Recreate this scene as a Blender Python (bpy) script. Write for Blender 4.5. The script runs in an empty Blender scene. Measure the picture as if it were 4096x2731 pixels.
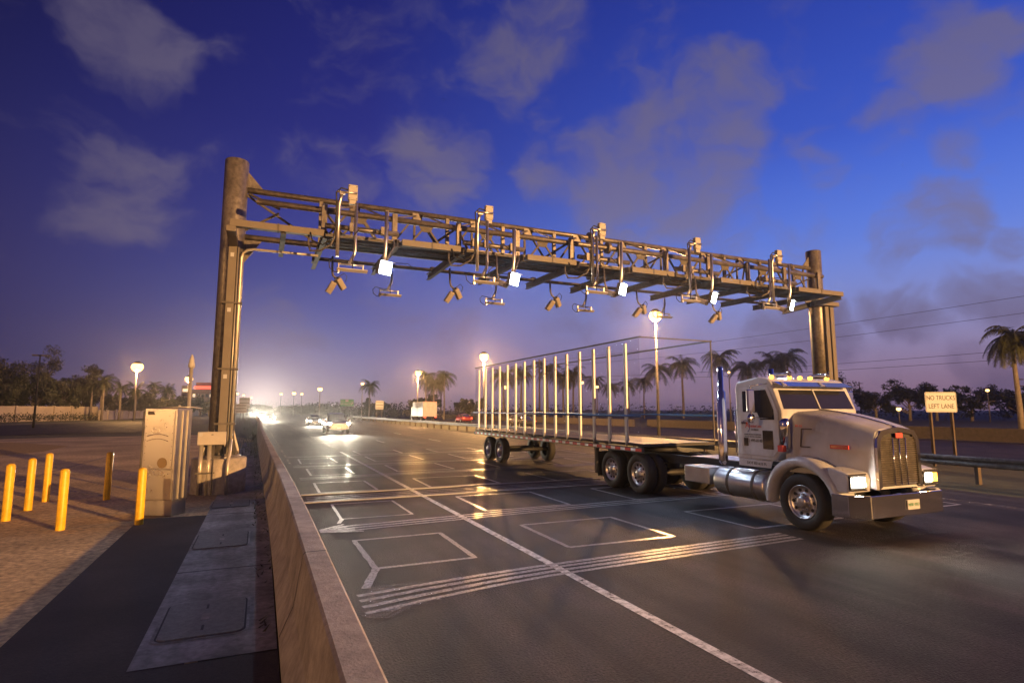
import bpy, math, random
from mathutils import Vector, Matrix
random.seed(7)
V = Vector
S = bpy.context.scene
C = S.collection
rad = math.radians

# ------------------------------------------------------------------ camera, sky, exposure
PITCH, YAW, CAMH = rad(6.808), rad(23.639), 2.15
cd = bpy.data.cameras.new('camera')
cam = bpy.data.objects.new('camera', cd); C.objects.link(cam)
cam.location = (0, 0, CAMH)
cam.rotation_euler = (rad(90) + PITCH, 0, -YAW)
cd.sensor_width = 36; cd.lens = 20.0; cd.clip_start = 0.05; cd.clip_end = 6000
S.camera = cam
S.view_settings.view_transform = 'Standard'; S.view_settings.look = 'None'
S.view_settings.exposure = 0; S.view_settings.gamma = 1
S.cycles.use_denoising = True
S.cycles.max_bounces = 6; S.cycles.transparent_max_bounces = 24; S.cycles.volume_bounces = 0
S.cycles.sample_clamp_indirect = 4

def lin(r, g, b):
    f = lambda c: (c / 255 / 12.92) if c <= 10.3 else ((c / 255 + 0.055) / 1.055) ** 2.4
    return (f(r), f(g), f(b), 1)

# sky: a dusk sky (sun below the horizon on the right), drifting clouds, headlight haze painted in as glow at the road's end
W = bpy.data.worlds.new('World'); S.world = W; W.use_nodes = True
nt = W.node_tree; N = nt.nodes; L = nt.links; N.clear()
out = N.new('ShaderNodeOutputWorld'); bg = N.new('ShaderNodeBackground'); L.new(bg.outputs[0], out.inputs[0])
tc = N.new('ShaderNodeTexCoord')
def wm(op, a, b=None, clamp=False):
    n = N.new('ShaderNodeMath'); n.operation = op; n.use_clamp = clamp
    for i, v in enumerate((a, b)):
        if v is None: continue
        if isinstance(v, (int, float)): n.inputs[i].default_value = v
        else: L.new(v, n.inputs[i])
    return n.outputs[0]
def wv(op, a, b=None):
    n = N.new('ShaderNodeVectorMath'); n.operation = op
    for i, v in enumerate((a, b)):
        if v is None: continue
        if isinstance(v, (tuple, list)): n.inputs[i].default_value = v
        else: L.new(v, n.inputs[i])
    return n.outputs['Value'] if op in ('DOT_PRODUCT', 'LENGTH') else n.outputs['Vector']
def wmix(f, a, b, mode='MIX'):
    n = N.new('ShaderNodeMix'); n.data_type = 'RGBA'; n.blend_type = mode
    for i, v in ((0, f), (6, a), (7, b)):
        if isinstance(v, (int, float)): n.inputs[i].default_value = v
        elif isinstance(v, tuple): n.inputs[i].default_value = v
        else: L.new(v, n.inputs[i])
    return n.outputs[2]
def wmap(x, a, b, smooth=True):
    n = N.new('ShaderNodeMapRange'); n.interpolation_type = 'SMOOTHSTEP' if smooth else 'LINEAR'
    L.new(x, n.inputs[0]); n.inputs[1].default_value = a; n.inputs[2].default_value = b
    return n.outputs[0]
D = wv('NORMALIZE', tc.outputs['Generated'])
sep = N.new('ShaderNodeSeparateXYZ'); L.new(D, sep.inputs[0])
elev = wm('MULTIPLY', wm('ARCSINE', sep.outputs[2]), 180 / math.pi / 45, False)
flat = wv('NORMALIZE', wv('MULTIPLY', D, (1, 1, 0)))
az = wmap(wv('DOT_PRODUCT', flat, (math.sin(rad(68)), math.cos(rad(68)), 0)), 0.02, 1.0, False)
def ramp(stops):
    n = N.new('ShaderNodeValToRGB'); L.new(elev, n.inputs[0]); r = n.color_ramp; r.interpolation = 'B_SPLINE'
    while len(r.elements) < len(stops): r.elements.new(0.5)
    for e, (deg, col) in zip(r.elements, stops): e.position = max(0, min(1, deg / 45)); e.color = lin(*col)
    return n.outputs[0]
left = ramp([(0, (62, 52, 84)), (4, (57, 49, 86)), (10, (54, 48, 94)), (20, (36, 36, 92)), (30, (22, 22, 74)), (44, (14, 14, 52))])
mid = ramp([(0, (160, 134, 142)), (3, (128, 120, 156)), (8, (84, 92, 160)), (16, (62, 66, 148)), (26, (38, 42, 128)), (44, (22, 26, 92))])
right = ramp([(0, (128, 100, 122)), (4, (140, 116, 148)), (9, (132, 140, 196)), (15, (92, 130, 228)), (24, (52, 84, 200)), (44, (28, 36, 124))])
sky = wmix(wmap(az, 0.0, 0.5, False), left, wmix(wmap(az, 0.5, 1.0, False), mid, right))
nish = N.new('ShaderNodeTexSky'); nish.sky_type = 'NISHITA'; nish.sun_disc = False
nish.sun_elevation = rad(-3); nish.sun_rotation = rad(75)
sky = wmix(0.06, sky, nish.outputs[0], 'ADD')
# clouds: lumps at fixed bearings, torn and streaked by noise
nz = N.new('ShaderNodeTexNoise'); nz.inputs['Scale'].default_value = 5.0; nz.inputs['Detail'].default_value = 4; nz.inputs['Roughness'].default_value = 0.55
L.new(D, nz.inputs['Vector'])
jit = wv('SCALE', wv('SUBTRACT', nz.outputs['Color'], (0.5, 0.5, 0.5))); N[-1].inputs['Scale'].default_value = 0.16
DJ = wv('NORMALIZE', wv('ADD', D, jit))
CLOUDS = [(-0.193, 0.849, 0.493, 0.063, 0.70), (-0.149, 0.861, 0.487, 0.038, 0.60), (-0.203, 0.931, 0.305, 0.074, 0.75), (-0.165, 0.923, 0.347, 0.046, 0.70), (-0.185, 0.947, 0.261, 0.041, 0.60), (0.317, 0.769, 0.555, 0.079, 0.70), (0.357, 0.725, 0.589, 0.070, 0.70), (0.416, 0.768, 0.487, 0.034, 0.40), (0.255, 0.884, 0.391, 0.068, 1.00), (0.291, 0.857, 0.424, 0.050, 1.00), (0.411, 0.822, 0.393, 0.051, 0.90), (0.560, 0.710, 0.426, 0.088, 1.00), (0.527, 0.763, 0.375, 0.085, 1.00), (0.617, 0.697, 0.365, 0.095, 0.90), (0.626, 0.634, 0.455, 0.076, 1.00), (0.624, 0.593, 0.509, 0.039, 0.90), (0.657, 0.595, 0.463, 0.043, 0.90), (0.555, 0.768, 0.320, 0.093, 0.70), (0.643, 0.711, 0.285, 0.090, 0.60), (0.795, 0.403, 0.454, 0.054, 0.80), (0.808, 0.356, 0.469, 0.041, 0.80), (0.784, 0.480, 0.393, 0.049, 0.60), (0.835, 0.430, 0.343, 0.031, 0.80), (0.750, 0.562, 0.349, 0.030, 0.50), (0.850, 0.462, 0.252, 0.059, 0.90), (0.891, 0.399, 0.215, 0.034, 0.90), (0.830, 0.510, 0.228, 0.028, 0.70), (0.843, 0.520, 0.138, 0.034, 1.00), (0.750, 0.653, 0.103, 0.046, 0.90), (0.780, 0.612, 0.134, 0.044, 0.90), (0.824, 0.543, 0.160, 0.035, 1.00), (0.895, 0.422, 0.144, 0.045, 0.90), (0.886, 0.460, 0.053, 0.037, 0.90), (0.858, 0.499, 0.123, 0.033, 0.80), (-0.089, 0.978, 0.187, 0.045, 0.35), (0.085, 0.923, 0.377, 0.048, 0.30), (0.229, 0.944, 0.238, 0.082, 0.30), (0.021, 0.994, 0.105, 0.076, 0.25), (0.160, 0.916, 0.368, 0.028, 0.35), (0.543, 0.820, 0.179, 0.089, 0.40), (0.271, 0.953, 0.136, 0.068, 0.30), ]
acc = None
for (x, y, z, r, s) in CLOUDS:
    m = wm('MULTIPLY', wmap(wv('DOT_PRODUCT', DJ, (x, y, z)), math.cos(r * 1.5), math.cos(r * 0.25)), s)
    acc = m if acc is None else wm('MAXIMUM', acc, m)
nz2 = N.new('ShaderNodeTexNoise'); nz2.inputs['Scale'].default_value = 9.0; nz2.inputs['Detail'].default_value = 10; nz2.inputs['Roughness'].default_value = 0.56; nz2.inputs['Distortion'].default_value = 0.25
L.new(wv('MULTIPLY', wv('ADD', D, jit), (1, 1, 1.7)), nz2.inputs['Vector'])
acc = wmap(wm('ADD', wm('MULTIPLY', acc, 0.95), wm('MULTIPLY', wm('SUBTRACT', nz2.outputs['Fac'], 0.50), 2.2)), 0.02, 1.12)
acc = wm('MULTIPLY', acc, 0.72)
ccol = N.new('ShaderNodeValToRGB'); L.new(elev, ccol.inputs[0]); r_ = ccol.color_ramp
for e, (p_, c_) in zip((r_.elements[0], r_.elements[1]), ((0.1, (96, 82, 112)), (0.34, (124, 114, 134)))): e.position = p_; e.color = lin(*c_)
e = r_.elements.new(0.75); e.color = lin(108, 100, 122)
ccl = wmix(wmap(az, 0.0, 0.45), wmix(0.5, ccol.outputs[0], lin(66, 58, 96)), ccol.outputs[0])
sky = wmix(acc, sky, ccl)
glow = wm('POWER', wm('MAXIMUM', wv('DOT_PRODUCT', D, V((-0.005, 1, 0.0)).normalized()[:]), 0.0), 150.0)
sky = wmix(glow, sky, (0.24, 0.17, 0.14, 1), 'ADD')
sky = wmix(wm('POWER', glow, 6.0), sky, (0.6, 0.5, 0.44, 1), 'ADD')
L.new(sky, bg.inputs[0]); bg.inputs[1].default_value = 1.0

# ------------------------------------------------------------------ materials
def mat(name, base, rough=0.6, metal=0.0, emit=None, estr=0.0, var=0.0, vscale=4.0, bump=0.0, bscale=40.0, spec=None, trans=0.0, coord='Object', col2=None, v2=0.0, v2scale=0.6, streak=0.0, axis=(1.5, .06, 1)):
    m = bpy.data.materials.new(name); m.use_nodes = True
    n, l = m.node_tree.nodes, m.node_tree.links
    b = n['Principled BSDF']
    b.inputs['Base Color'].default_value = (*base, 1); b.inputs['Roughness'].default_value = rough; b.inputs['Metallic'].default_value = metal
    if spec is not None: b.inputs['Specular IOR Level'].default_value = spec
    if trans: b.inputs['Transmission Weight'].default_value = trans
    if emit: b.inputs['Emission Color'].default_value = (*emit, 1); b.inputs['Emission Strength'].default_value = estr
    t = n.new('ShaderNodeTexCoord')
    if var or col2:
        a = n.new('ShaderNodeTexNoise'); a.inputs['Scale'].default_value = vscale; a.inputs['Detail'].default_value = 8; a.inputs['Roughness'].default_value = 0.65
        l.new(t.outputs[coord], a.inputs['Vector'])
        r = n.new('ShaderNodeValToRGB'); l.new(a.outputs['Fac'], r.inputs[0])
        c2 = col2 or tuple(c * (1 + var) for c in base); c1 = tuple(c * (1 - var) for c in base)
        r.color_ramp.elements[0].position = 0.3; r.color_ramp.elements[1].position = 0.7
        r.color_ramp.elements[0].color = (*c1, 1); r.color_ramp.elements[1].color = (*c2, 1)
        src = r.outputs[0]
        if v2:
            a2 = n.new('ShaderNodeTexNoise'); a2.inputs['Scale'].default_value = v2scale; a2.inputs['Detail'].default_value = 4; l.new(t.outputs[coord], a2.inputs['Vector'])
            mr = n.new('ShaderNodeMapRange'); l.new(a2.outputs['Fac'], mr.inputs[0]); mr.inputs[1].default_value = 0.35; mr.inputs[2].default_value = 0.65
            mr.inputs[3].default_value = 1 - v2; mr.inputs[4].default_value = 1 + v2
            mx = n.new('ShaderNodeMix'); mx.data_type = 'RGBA'; mx.blend_type = 'MULTIPLY'; mx.inputs[0].default_value = 1
            l.new(src, mx.inputs[6]); l.new(mr.outputs[0], mx.inputs[7]); src = mx.outputs[2]
        if streak:       # wheel tracks, drips and dirt drawn out along one axis
            mp = n.new('ShaderNodeMapping'); mp.inputs['Scale'].default_value = axis; l.new(t.outputs[coord], mp.inputs[0])
            a3 = n.new('ShaderNodeTexNoise'); a3.inputs['Scale'].default_value = 1.0; a3.inputs['Detail'].default_value = 6; l.new(mp.outputs[0], a3.inputs['Vector'])
            m3 = n.new('ShaderNodeMapRange'); l.new(a3.outputs['Fac'], m3.inputs[0]); m3.inputs[1].default_value = 0.38; m3.inputs[2].default_value = 0.62; m3.inputs[3].default_value = 1 - streak; m3.inputs[4].default_value = 1 + streak * .6
            x3 = n.new('ShaderNodeMix'); x3.data_type = 'RGBA'; x3.blend_type = 'MULTIPLY'; x3.inputs[0].default_value = 1
            l.new(src, x3.inputs[6]); l.new(m3.outputs[0], x3.inputs[7]); src = x3.outputs[2]
        l.new(src, b.inputs['Base Color'])
        rr = n.new('ShaderNodeMapRange'); l.new(a.outputs['Fac'], rr.inputs[0]); rr.inputs[3].default_value = max(0.05, rough - 0.12); rr.inputs[4].default_value = min(1, rough + 0.12)
        l.new(rr.outputs[0], b.inputs['Roughness'])
    if bump:
        a = n.new('ShaderNodeTexNoise'); a.inputs['Scale'].default_value = bscale; a.inputs['Detail'].default_value = 4; l.new(t.outputs[coord], a.inputs['Vector'])
        bp = n.new('ShaderNodeBump'); bp.inputs['Strength'].default_value = bump; bp.inputs['Distance'].default_value = 0.02
        l.new(a.outputs['Fac'], bp.inputs['Height']); l.new(bp.outputs[0], b.inputs['Normal'])
    return m

ASPH = mat('asphalt', (0.034, 0.028, 0.027), 0.68, var=0.95, vscale=34, bump=0.9, bscale=45, v2=0.5, v2scale=0.5, spec=0.22, streak=0.55)
LOT = mat('gravel lot', (0.40, 0.295, 0.155), 0.9, var=0.6, vscale=11, bump=0.45, bscale=60, v2=0.3, v2scale=0.35)
STRIP = mat('asphalt strip', (0.042, 0.034, 0.03), 0.85, var=0.4, vscale=22, bump=0.6, bscale=70, v2=0.3)
CONC = mat('concrete', (0.32, 0.285, 0.245), 0.8, var=0.3, vscale=7, bump=0.3, bscale=45, v2=0.22, v2scale=1.2, streak=0.0)
CONCD = mat('pavement concrete', (0.23, 0.22, 0.215), 0.85, var=0.35, vscale=12, bump=0.3, bscale=60, v2=0.3, v2scale=1.5, streak=.2, axis=(4, .5, 1))
COVER = mat('cover', (0.17, 0.165, 0.16), 0.75, var=0.3, vscale=20, bump=0.5, bscale=120)
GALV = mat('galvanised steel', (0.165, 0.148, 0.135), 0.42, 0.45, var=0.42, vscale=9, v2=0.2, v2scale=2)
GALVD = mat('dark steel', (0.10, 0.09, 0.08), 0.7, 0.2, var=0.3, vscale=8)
ALU = mat('aluminium', (0.62, 0.60, 0.57), 0.32, 0.9, var=0.1, vscale=5)
DARKCONC = mat('dark concrete', (0.09, 0.075, 0.065), 0.9, var=.3)  # concrete colour darkened to hold down the lamp light on the far barrier
POSTM = mat('post aluminium', (0.42, 0.41, 0.40), 0.45, 0.5)
STAIN = mat('stainless steel', (0.60, 0.58, 0.55), 0.30, 1.0, var=0.03, vscale=1.5)
BRASS = mat('conduit', (0.50, 0.46, 0.38), 0.36, 0.5, var=0.1, vscale=6)
TANP = mat('tan paint', (0.15, 0.13, 0.105), 0.55, var=0.1, vscale=3)
GREYP = mat('grey paint', (0.40, 0.37, 0.33), 0.55, var=0.1, vscale=3)
OFFW = mat('off white plastic', (0.40, 0.38, 0.35), 0.5, var=0.08)
CAMP = mat('camera housing', (0.34, 0.30, 0.25), 0.5, var=0.1)
BLK = mat('black rubber', (0.015, 0.015, 0.016), 0.6)
DARK = mat('dark gap', (0.02, 0.02, 0.02), 0.7)
YEL = mat('yellow paint', (0.78, 0.47, 0.015), 0.42, var=0.22, vscale=7, bump=0.1, bscale=14, streak=.25, axis=(14, 14, .8))
WHITE = mat('white truck paint', (0.46, 0.475, 0.52), 0.3, var=0.12, vscale=3, streak=.12, axis=(2, 2, .4))
CHROME = mat('chrome', (0.78, 0.78, 0.78), 0.1, 1.0)
TYRE = mat('tyre', (0.022, 0.021, 0.020), 0.75, var=0.3, vscale=12)
GLASS = mat('vehicle glass', (0.02, 0.02, 0.024), 0.06, spec=0.8)
NAVY = mat('dark car paint', (0.012, 0.012, 0.016), 0.32, 0.0, spec=0.35)
RED = mat('red reflective', (0.55, 0.03, 0.02), 0.4); WHT = mat('white reflective', (0.8, 0.8, 0.8), 0.4)
BLUE = mat('blue paint', (0.03, 0.12, 0.40), 0.4)
SIGNW = mat('sign white', (0.42, 0.43, 0.45), 0.5); INK = mat('black lettering', (0.02, 0.02, 0.02), 0.6); REDINK = mat('red lettering', (0.5, 0.05, 0.04), 0.5)
GREEN = mat('sign green', (0.01, 0.25, 0.10), 0.5)
WOOD = mat('pole wood', (0.10, 0.075, 0.055), 0.85, var=0.3)
GRASS = mat('median ground', (0.045, 0.048, 0.022), 0.95, var=0.5, vscale=3, bump=0.8, bscale=25)
STRAW = mat('dry grass', (0.30, 0.20, 0.07), 0.95, var=0.5, vscale=8, bump=0.9, bscale=30)
LEAF = mat('leaves', (0.030, 0.036, 0.013), 0.6, var=0.5, vscale=0.8)
PALM = mat('palm leaves', (0.045, 0.05, 0.016), 0.5, var=0.4, vscale=1)
NEED = mat('needles', (0.028, 0.03, 0.016), 0.7, var=0.5, vscale=0.8)
BARK = mat('bark', (0.20, 0.17, 0.14), 0.9, var=0.3, vscale=3)
WALLM = mat('wall panels', (0.42, 0.36, 0.28), 0.8, var=0.15, vscale=0.8)
BLD = mat('building wall', (0.28, 0.22, 0.2), 0.8, var=0.1)
EM = lambda n, c, s: mat(n, c, 0.5, emit=c, estr=s)
SODIUM = EM('sodium lamp glass', (1.0, 0.58, 0.16), 5); SODFAR = EM('far lamp glass', (1.0, 0.60, 0.20), 4.5)
FLOOD = EM('floodlight lens', (0.74, 0.86, 1.0), 60); HEAD = EM('headlamp lens', (1.0, 0.92, 0.74), 150)
TAIL = EM('tail lamp lens', (1.0, 0.05, 0.02), 7); AMBER = EM('amber lamp lens', (1.0, 0.45, 0.05), 5)
REDSIGN = EM('red sign letters', (1.0, 0.10, 0.06), 2.2); WINLIT = EM('lit window', (1.0, 0.8, 0.5), 1.2)
for m_ in (SODIUM, SODFAR, FLOOD, HEAD, TAIL, AMBER, REDSIGN, WINLIT): m_.cycles.emission_sampling = 'NONE' if m_ is not WINLIT else 'AUTO'

def worn(name, base, lo, hi, scale=7.0, rough=.55):       # paint or sealant worn through to the road
    m = bpy.data.materials.new(name); m.use_nodes = True; n, l = m.node_tree.nodes, m.node_tree.links
    b = n['Principled BSDF']; b.inputs['Base Color'].default_value = (*base, 1); b.inputs['Roughness'].default_value = rough
    t = n.new('ShaderNodeTexCoord'); a = n.new('ShaderNodeTexNoise'); a.inputs['Scale'].default_value = scale; a.inputs['Detail'].default_value = 9; a.inputs['Roughness'].default_value = 0.75
    mp = n.new('ShaderNodeMapping'); mp.inputs['Scale'].default_value = (1, 1, 1); l.new(t.outputs['Object'], mp.inputs[0]); l.new(mp.outputs[0], a.inputs['Vector'])
    mr = n.new('ShaderNodeMapRange'); l.new(a.outputs['Fac'], mr.inputs[0]); mr.inputs[1].default_value = lo; mr.inputs[2].default_value = hi
    tr = n.new('ShaderNodeBsdfTransparent'); mx = n.new('ShaderNodeMixShader')
    l.new(mr.outputs[0], mx.inputs[0]); l.new(tr.outputs[0], mx.inputs[1]); l.new(b.outputs[0], mx.inputs[2]); l.new(mx.outputs[0], n['Material Output'].inputs[0])
    return m
PAINT = worn('worn lane paint', (0.62, 0.61, 0.60), 0.30, 0.56, 9)
SEAL = worn('pale loop sealant', (0.33, 0.30, 0.28), 0.22, 0.56, 30, .28)
SEALN = worn('pale thick sealant', (0.33, 0.31, 0.30), 0.22, 0.60, 30, .38)
SMEAR = worn('thin sealant smear', (0.30, 0.28, 0.275), 0.38, 0.80, 14, .6)
STREAK = worn('old paint and lit stripe', (0.40, 0.34, 0.26), 0.42, 0.66, 4)  # worn lane paint on the road; on the lot it paints stripes of light

# ------------------------------------------------------------------ mesh helpers
class MB:
    def __init__(s): s.v = []; s.f = []; s.sm = []
    def add(s, vs, fs, smooth=False):
        o = len(s.v); s.v += [V(p) for p in vs]; s.f += [tuple(i + o for i in f) for f in fs]; s.sm += [smooth] * len(fs); return s
    def box(s, x0, x1, y0, y1, z0, z1):
        return s.add([(x, y, z) for x in (x0, x1) for y in (y0, y1) for z in (z0, z1)],
                     [(0, 1, 3, 2), (4, 6, 7, 5), (0, 4, 5, 1), (2, 3, 7, 6), (0, 2, 6, 4), (1, 5, 7, 3)])
    def obox(s, c, size, R):
        a, b, d = (x / 2 for x in size)
        return s.add([V(c) + R @ V((x, y, z)) for x in (-a, a) for y in (-b, b) for z in (-d, d)],
                     [(0, 1, 3, 2), (4, 6, 7, 5), (0, 4, 5, 1), (2, 3, 7, 6), (0, 2, 6, 4), (1, 5, 7, 3)])
    def bar(s, p0, p1, w, h, up=(0, 0, 1)):
        p0, p1 = V(p0), V(p1); d = (p1 - p0); ln = d.length; d.normalize()
        x = d.cross(V(up));
        if x.length < 1e-4: x = d.cross(V((1, 0, 0)))
        x.normalize(); z = x.cross(d)
        return s.obox((p0 + p1) / 2, (w, ln, h), Matrix((x, d, z)).transposed())
    def cyl(s, p0, p1, r0, r1=None, n=14, caps=True):
        return s.tube([p0, p1], [r0, r0 if r1 is None else r1], n, caps)
    def tube(s, pts, r, n=8, caps=True):
        pts = [V(p) for p in pts]; k = len(pts); rs = r if isinstance(r, (list, tuple)) else [r] * k
        d = (pts[1] - pts[0]).normalized(); u = d.orthogonal().normalized(); vs = []
        for i, p in enumerate(pts):
            t = ((pts[min(i + 1, k - 1)] - pts[max(i - 1, 0)])).normalized()
            u = (u - t * u.dot(t)).normalized(); w = t.cross(u)
            vs += [p + (u * math.cos(a) + w * math.sin(a)) * rs[i] for a in (2 * math.pi * j / n for j in range(n))]
        fs = [(i * n + j, i * n + (j + 1) % n, (i + 1) * n + (j + 1) % n, (i + 1) * n + j) for i in range(k - 1) for j in range(n)]
        s.add(vs, fs, True)
        if caps:
            o = len(s.v) - len(vs); s.f += [tuple(o + j for j in reversed(range(n))), tuple(o + (k - 1) * n + j for j in range(n))]; s.sm += [False] * 2
        return s
    def lathe(s, c, axis, prof, n=24, smooth=True):
        c, t = V(c), V(axis).normalized(); u = t.orthogonal().normalized(); w = t.cross(u); vs = []
        for (r, h) in prof: vs += [c + t * h + (u * math.cos(a) + w * math.sin(a)) * r for a in (2 * math.pi * j / n for j in range(n))]
        return s.add(vs, [(i * n + j, i * n + (j + 1) % n, (i + 1) * n + (j + 1) % n, (i + 1) * n + j) for i in range(len(prof) - 1) for j in range(n)], smooth)
    def prism(s, poly, vec):
        k = len(poly); vec = V(vec); vs = [V(p) for p in poly] + [V(p) + vec for p in poly]
        return s.add(vs, [tuple(range(k)), tuple(reversed(range(k, 2 * k)))] + [(i, i + k, (i + 1) % k + k, (i + 1) % k) for i in range(k)])
    def loft(s, rings, closed=False, caps=False, smooth=True):
        n = len(rings[0]); vs = [p for r in rings for p in r]; m = n if closed else n - 1
        s.add(vs, [(i * n + j, i * n + (j + 1) % n, (i + 1) * n + (j + 1) % n, (i + 1) * n + j) for i in range(len(rings) - 1) for j in range(m)], smooth)
        if caps: s.add(rings[0], [tuple(range(n))]); s.add(rings[-1], [tuple(range(n))])
        return s
    def ball(s, c, r, n=12, k=7, sq=(1, 1, 1)):
        c = V(c); rings = []
        for i in range(k + 1):
            a = math.pi * i / k; rr = max(1e-4, math.sin(a))
            rings.append([c + V((rr * math.cos(2 * math.pi * j / n) * r * sq[0], rr * math.sin(2 * math.pi * j / n) * r * sq[1], math.cos(a) * r * sq[2])) for j in range(n)])
        return s.loft(rings, closed=True)

ROOT = {}
def obj(name, mb, m, parent=None, bevel=0, sub=0, auto=True):
    me = bpy.data.meshes.new(name); root = V((0, 0, 0)) if parent is None else ROOT[parent]
    me.from_pydata([tuple(p - root) for p in mb.v], [], mb.f); me.polygons.foreach_set('use_smooth', mb.sm); me.update()
    me.materials.append(m)
    import bmesh
    b = bmesh.new(); b.from_mesh(me); bmesh.ops.recalc_face_normals(b, faces=b.faces); b.to_mesh(me); b.free()
    o = bpy.data.objects.new(name, me); C.objects.link(o)
    if parent: o.parent = parent; ROOT[o] = root
    else: ROOT[o] = V((0, 0, 0))
    if bevel: md = o.modifiers.new('bevel', 'BEVEL'); md.width = bevel; md.segments = 2; md.limit_method = 'ANGLE'
    if sub: md = o.modifiers.new('subdivision', 'SUBSURF'); md.levels = md.render_levels = sub
    return o
def tag(o, label, cat, group=None):
    o['label'] = label; o['category'] = cat
    if group: o['group'] = group
    return o
def thing(name, label, cat, loc=(0, 0, 0), group=None):
    o = bpy.data.objects.new(name, None); C.objects.link(o); o.location = loc; o.empty_display_size = 0.2
    ROOT[o] = V(loc); return tag(o, label, cat, group)
def single(name, mb, m, label, cat, group=None, **k): return tag(obj(name, mb, m, **k), label, cat, group)
def struct(name, mb, m): o = obj(name, mb, m); o['kind'] = 'structure'; return o
def kids(o): return [c for c in C.objects if c.parent is o]
def copy_thing(src, loc, label, rotz=0.0, scale=1.0, group=None):
    r = src.copy(); C.objects.link(r); r.location = loc; r.rotation_euler = (0, 0, rotz); r.scale = (scale,) * 3
    r['label'] = label; ROOT[r] = V(loc)
    if group: r['group'] = group
    for ch in list(src.children):
        c = ch.copy(); C.objects.link(c); c.parent = r
        for g in ch.children: d = g.copy(); C.objects.link(d); d.parent = c
    return r
def lamp(name, kind, loc, color, power, parent=None, radius=0.1, aim=None, angle=120, blend=0.6):
    ld = bpy.data.lights.new(name, kind); ld.color = color; ld.energy = power
    ld.shadow_soft_size = radius
    if kind == 'SPOT': ld.spot_size = rad(angle); ld.spot_blend = blend
    o = bpy.data.objects.new(name, ld); C.objects.link(o)
    if parent: o.parent = parent; o.location = V(loc) - ROOT[parent]
    else: o.location = loc
    if aim is not None: o.rotation_euler = V(aim).to_track_quat('-Z', 'Y').to_euler()
    return o
def text(name, s, size, loc, ax, ay, m, parent, align='CENTER', width=1.0):
    cu = bpy.data.curves.new(name, 'FONT'); cu.body = s; cu.size = size; cu.extrude = 0.002; cu.align_x = align; cu.align_y = 'CENTER'; cu.space_line = 1.15
    t = bpy.data.objects.new(name, cu); C.objects.link(t); bpy.context.view_layer.update()
    me = bpy.data.meshes.new_from_object(t.evaluated_get(bpy.context.evaluated_depsgraph_get()))
    bpy.data.objects.remove(t)
    ax, ay = V(ax).normalized(), V(ay).normalized(); az_ = ax.cross(ay)
    root = ROOT[parent]
    M = Matrix((ax * width, ay, az_)).transposed()
    for v in me.vertices: v.co = M @ v.co + V(loc) - root
    me.materials.clear(); me.materials.append(m); me.name = name
    o = bpy.data.objects.new(name, me); C.objects.link(o); o.parent = parent; ROOT[o] = root
    return o

ORD = ['first', 'second', 'third', 'fourth', 'fifth', 'sixth', 'seventh', 'eighth', 'ninth', 'tenth', 'eleventh', 'twelfth', 'thirteenth', 'fourteenth', 'fifteenth', 'sixteenth', 'seventeenth', 'eighteenth', 'nineteenth', 'twentieth']
SOD = (1.0, 0.51, 0.17)
HAZE = 0.00042

# ------------------------------------------------------------------ the setting
def sheet(name, poly, z, m, n=1):
    return struct(name, MB().add([(x, y, z) for x, y in poly], [tuple(range(len(poly)))]), m)
def grid(name, x0, x1, y0, y1, z, m): return sheet(name, [(x0, y0), (x1, y0), (x1, y1), (x0, y1)], z, m)
grid('ground', -1400, 1400, -300, 2600, -0.06, GRASS)
sheet('gravel_lot', [(-60, -60), (-0.4, -60), (-0.4, 46), (-3.2, 56), (-14, 55), (-30, 50), (-60, 44)], -0.012, LOT)
sheet('lot_asphalt_strip', [(-1.9, -60), (0.24, -60), (0.24, 5.84), (-0.5, 5.84), (-0.5, 13.55), (-2.1, 13.6)], -0.006, STRIP)
sheet('dry_grass_patch', [(-30, 36), (-11.4, 34.5), (-10.2, 37), (-10.4, 42), (-15, 48.2), (-30, 47)], -0.004, STRAW)
sheet('frontage_road', [(-120, 34), (-22, 61), (-9.5, 66), (-7.5, 92), (-9, 170), (-14, 420), (-24, 420), (-19, 180), (-22, 120), (-34, 96), (-120, 62)], -0.02, ASPH)
sheet('frontage_kerb', [(-120, 62.2), (-34, 96.2), (-22, 120.2), (-22.6, 120.6), (-35, 97), (-120, 63.4)], 0.08, CONC)
grid('pavement', -0.92, 0.235, 5.85, 42, 0.0, CONCD)
j = MB()
for y in (8.95, 13.52, 18.2, 23, 28, 33): j.box(-0.915, 0.23, y, y + 0.018, 0.0, 0.003)
struct('pavement_joint', j, DARK)
sheet('roadway', [(0.5, -60), (17.2, -60), (17.2, 40), (18.6, 75), (17.5, 140), (14, 300), (6, 700), (-12, 1500), (-30, 1500), (-14, 700), (-6, 300), (-1.5, 110), (0.2, 40), (0.5, 18)], 0.0, ASPH)
sheet('far_roadway', [(27, -60), (44, -60), (44, 60), (40, 140), (30, 300), (16, 700), (-6, 1500), (-12, 1500), (8, 700), (19, 300), (25, 140), (27, 60)], -0.01, ASPH)
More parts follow.
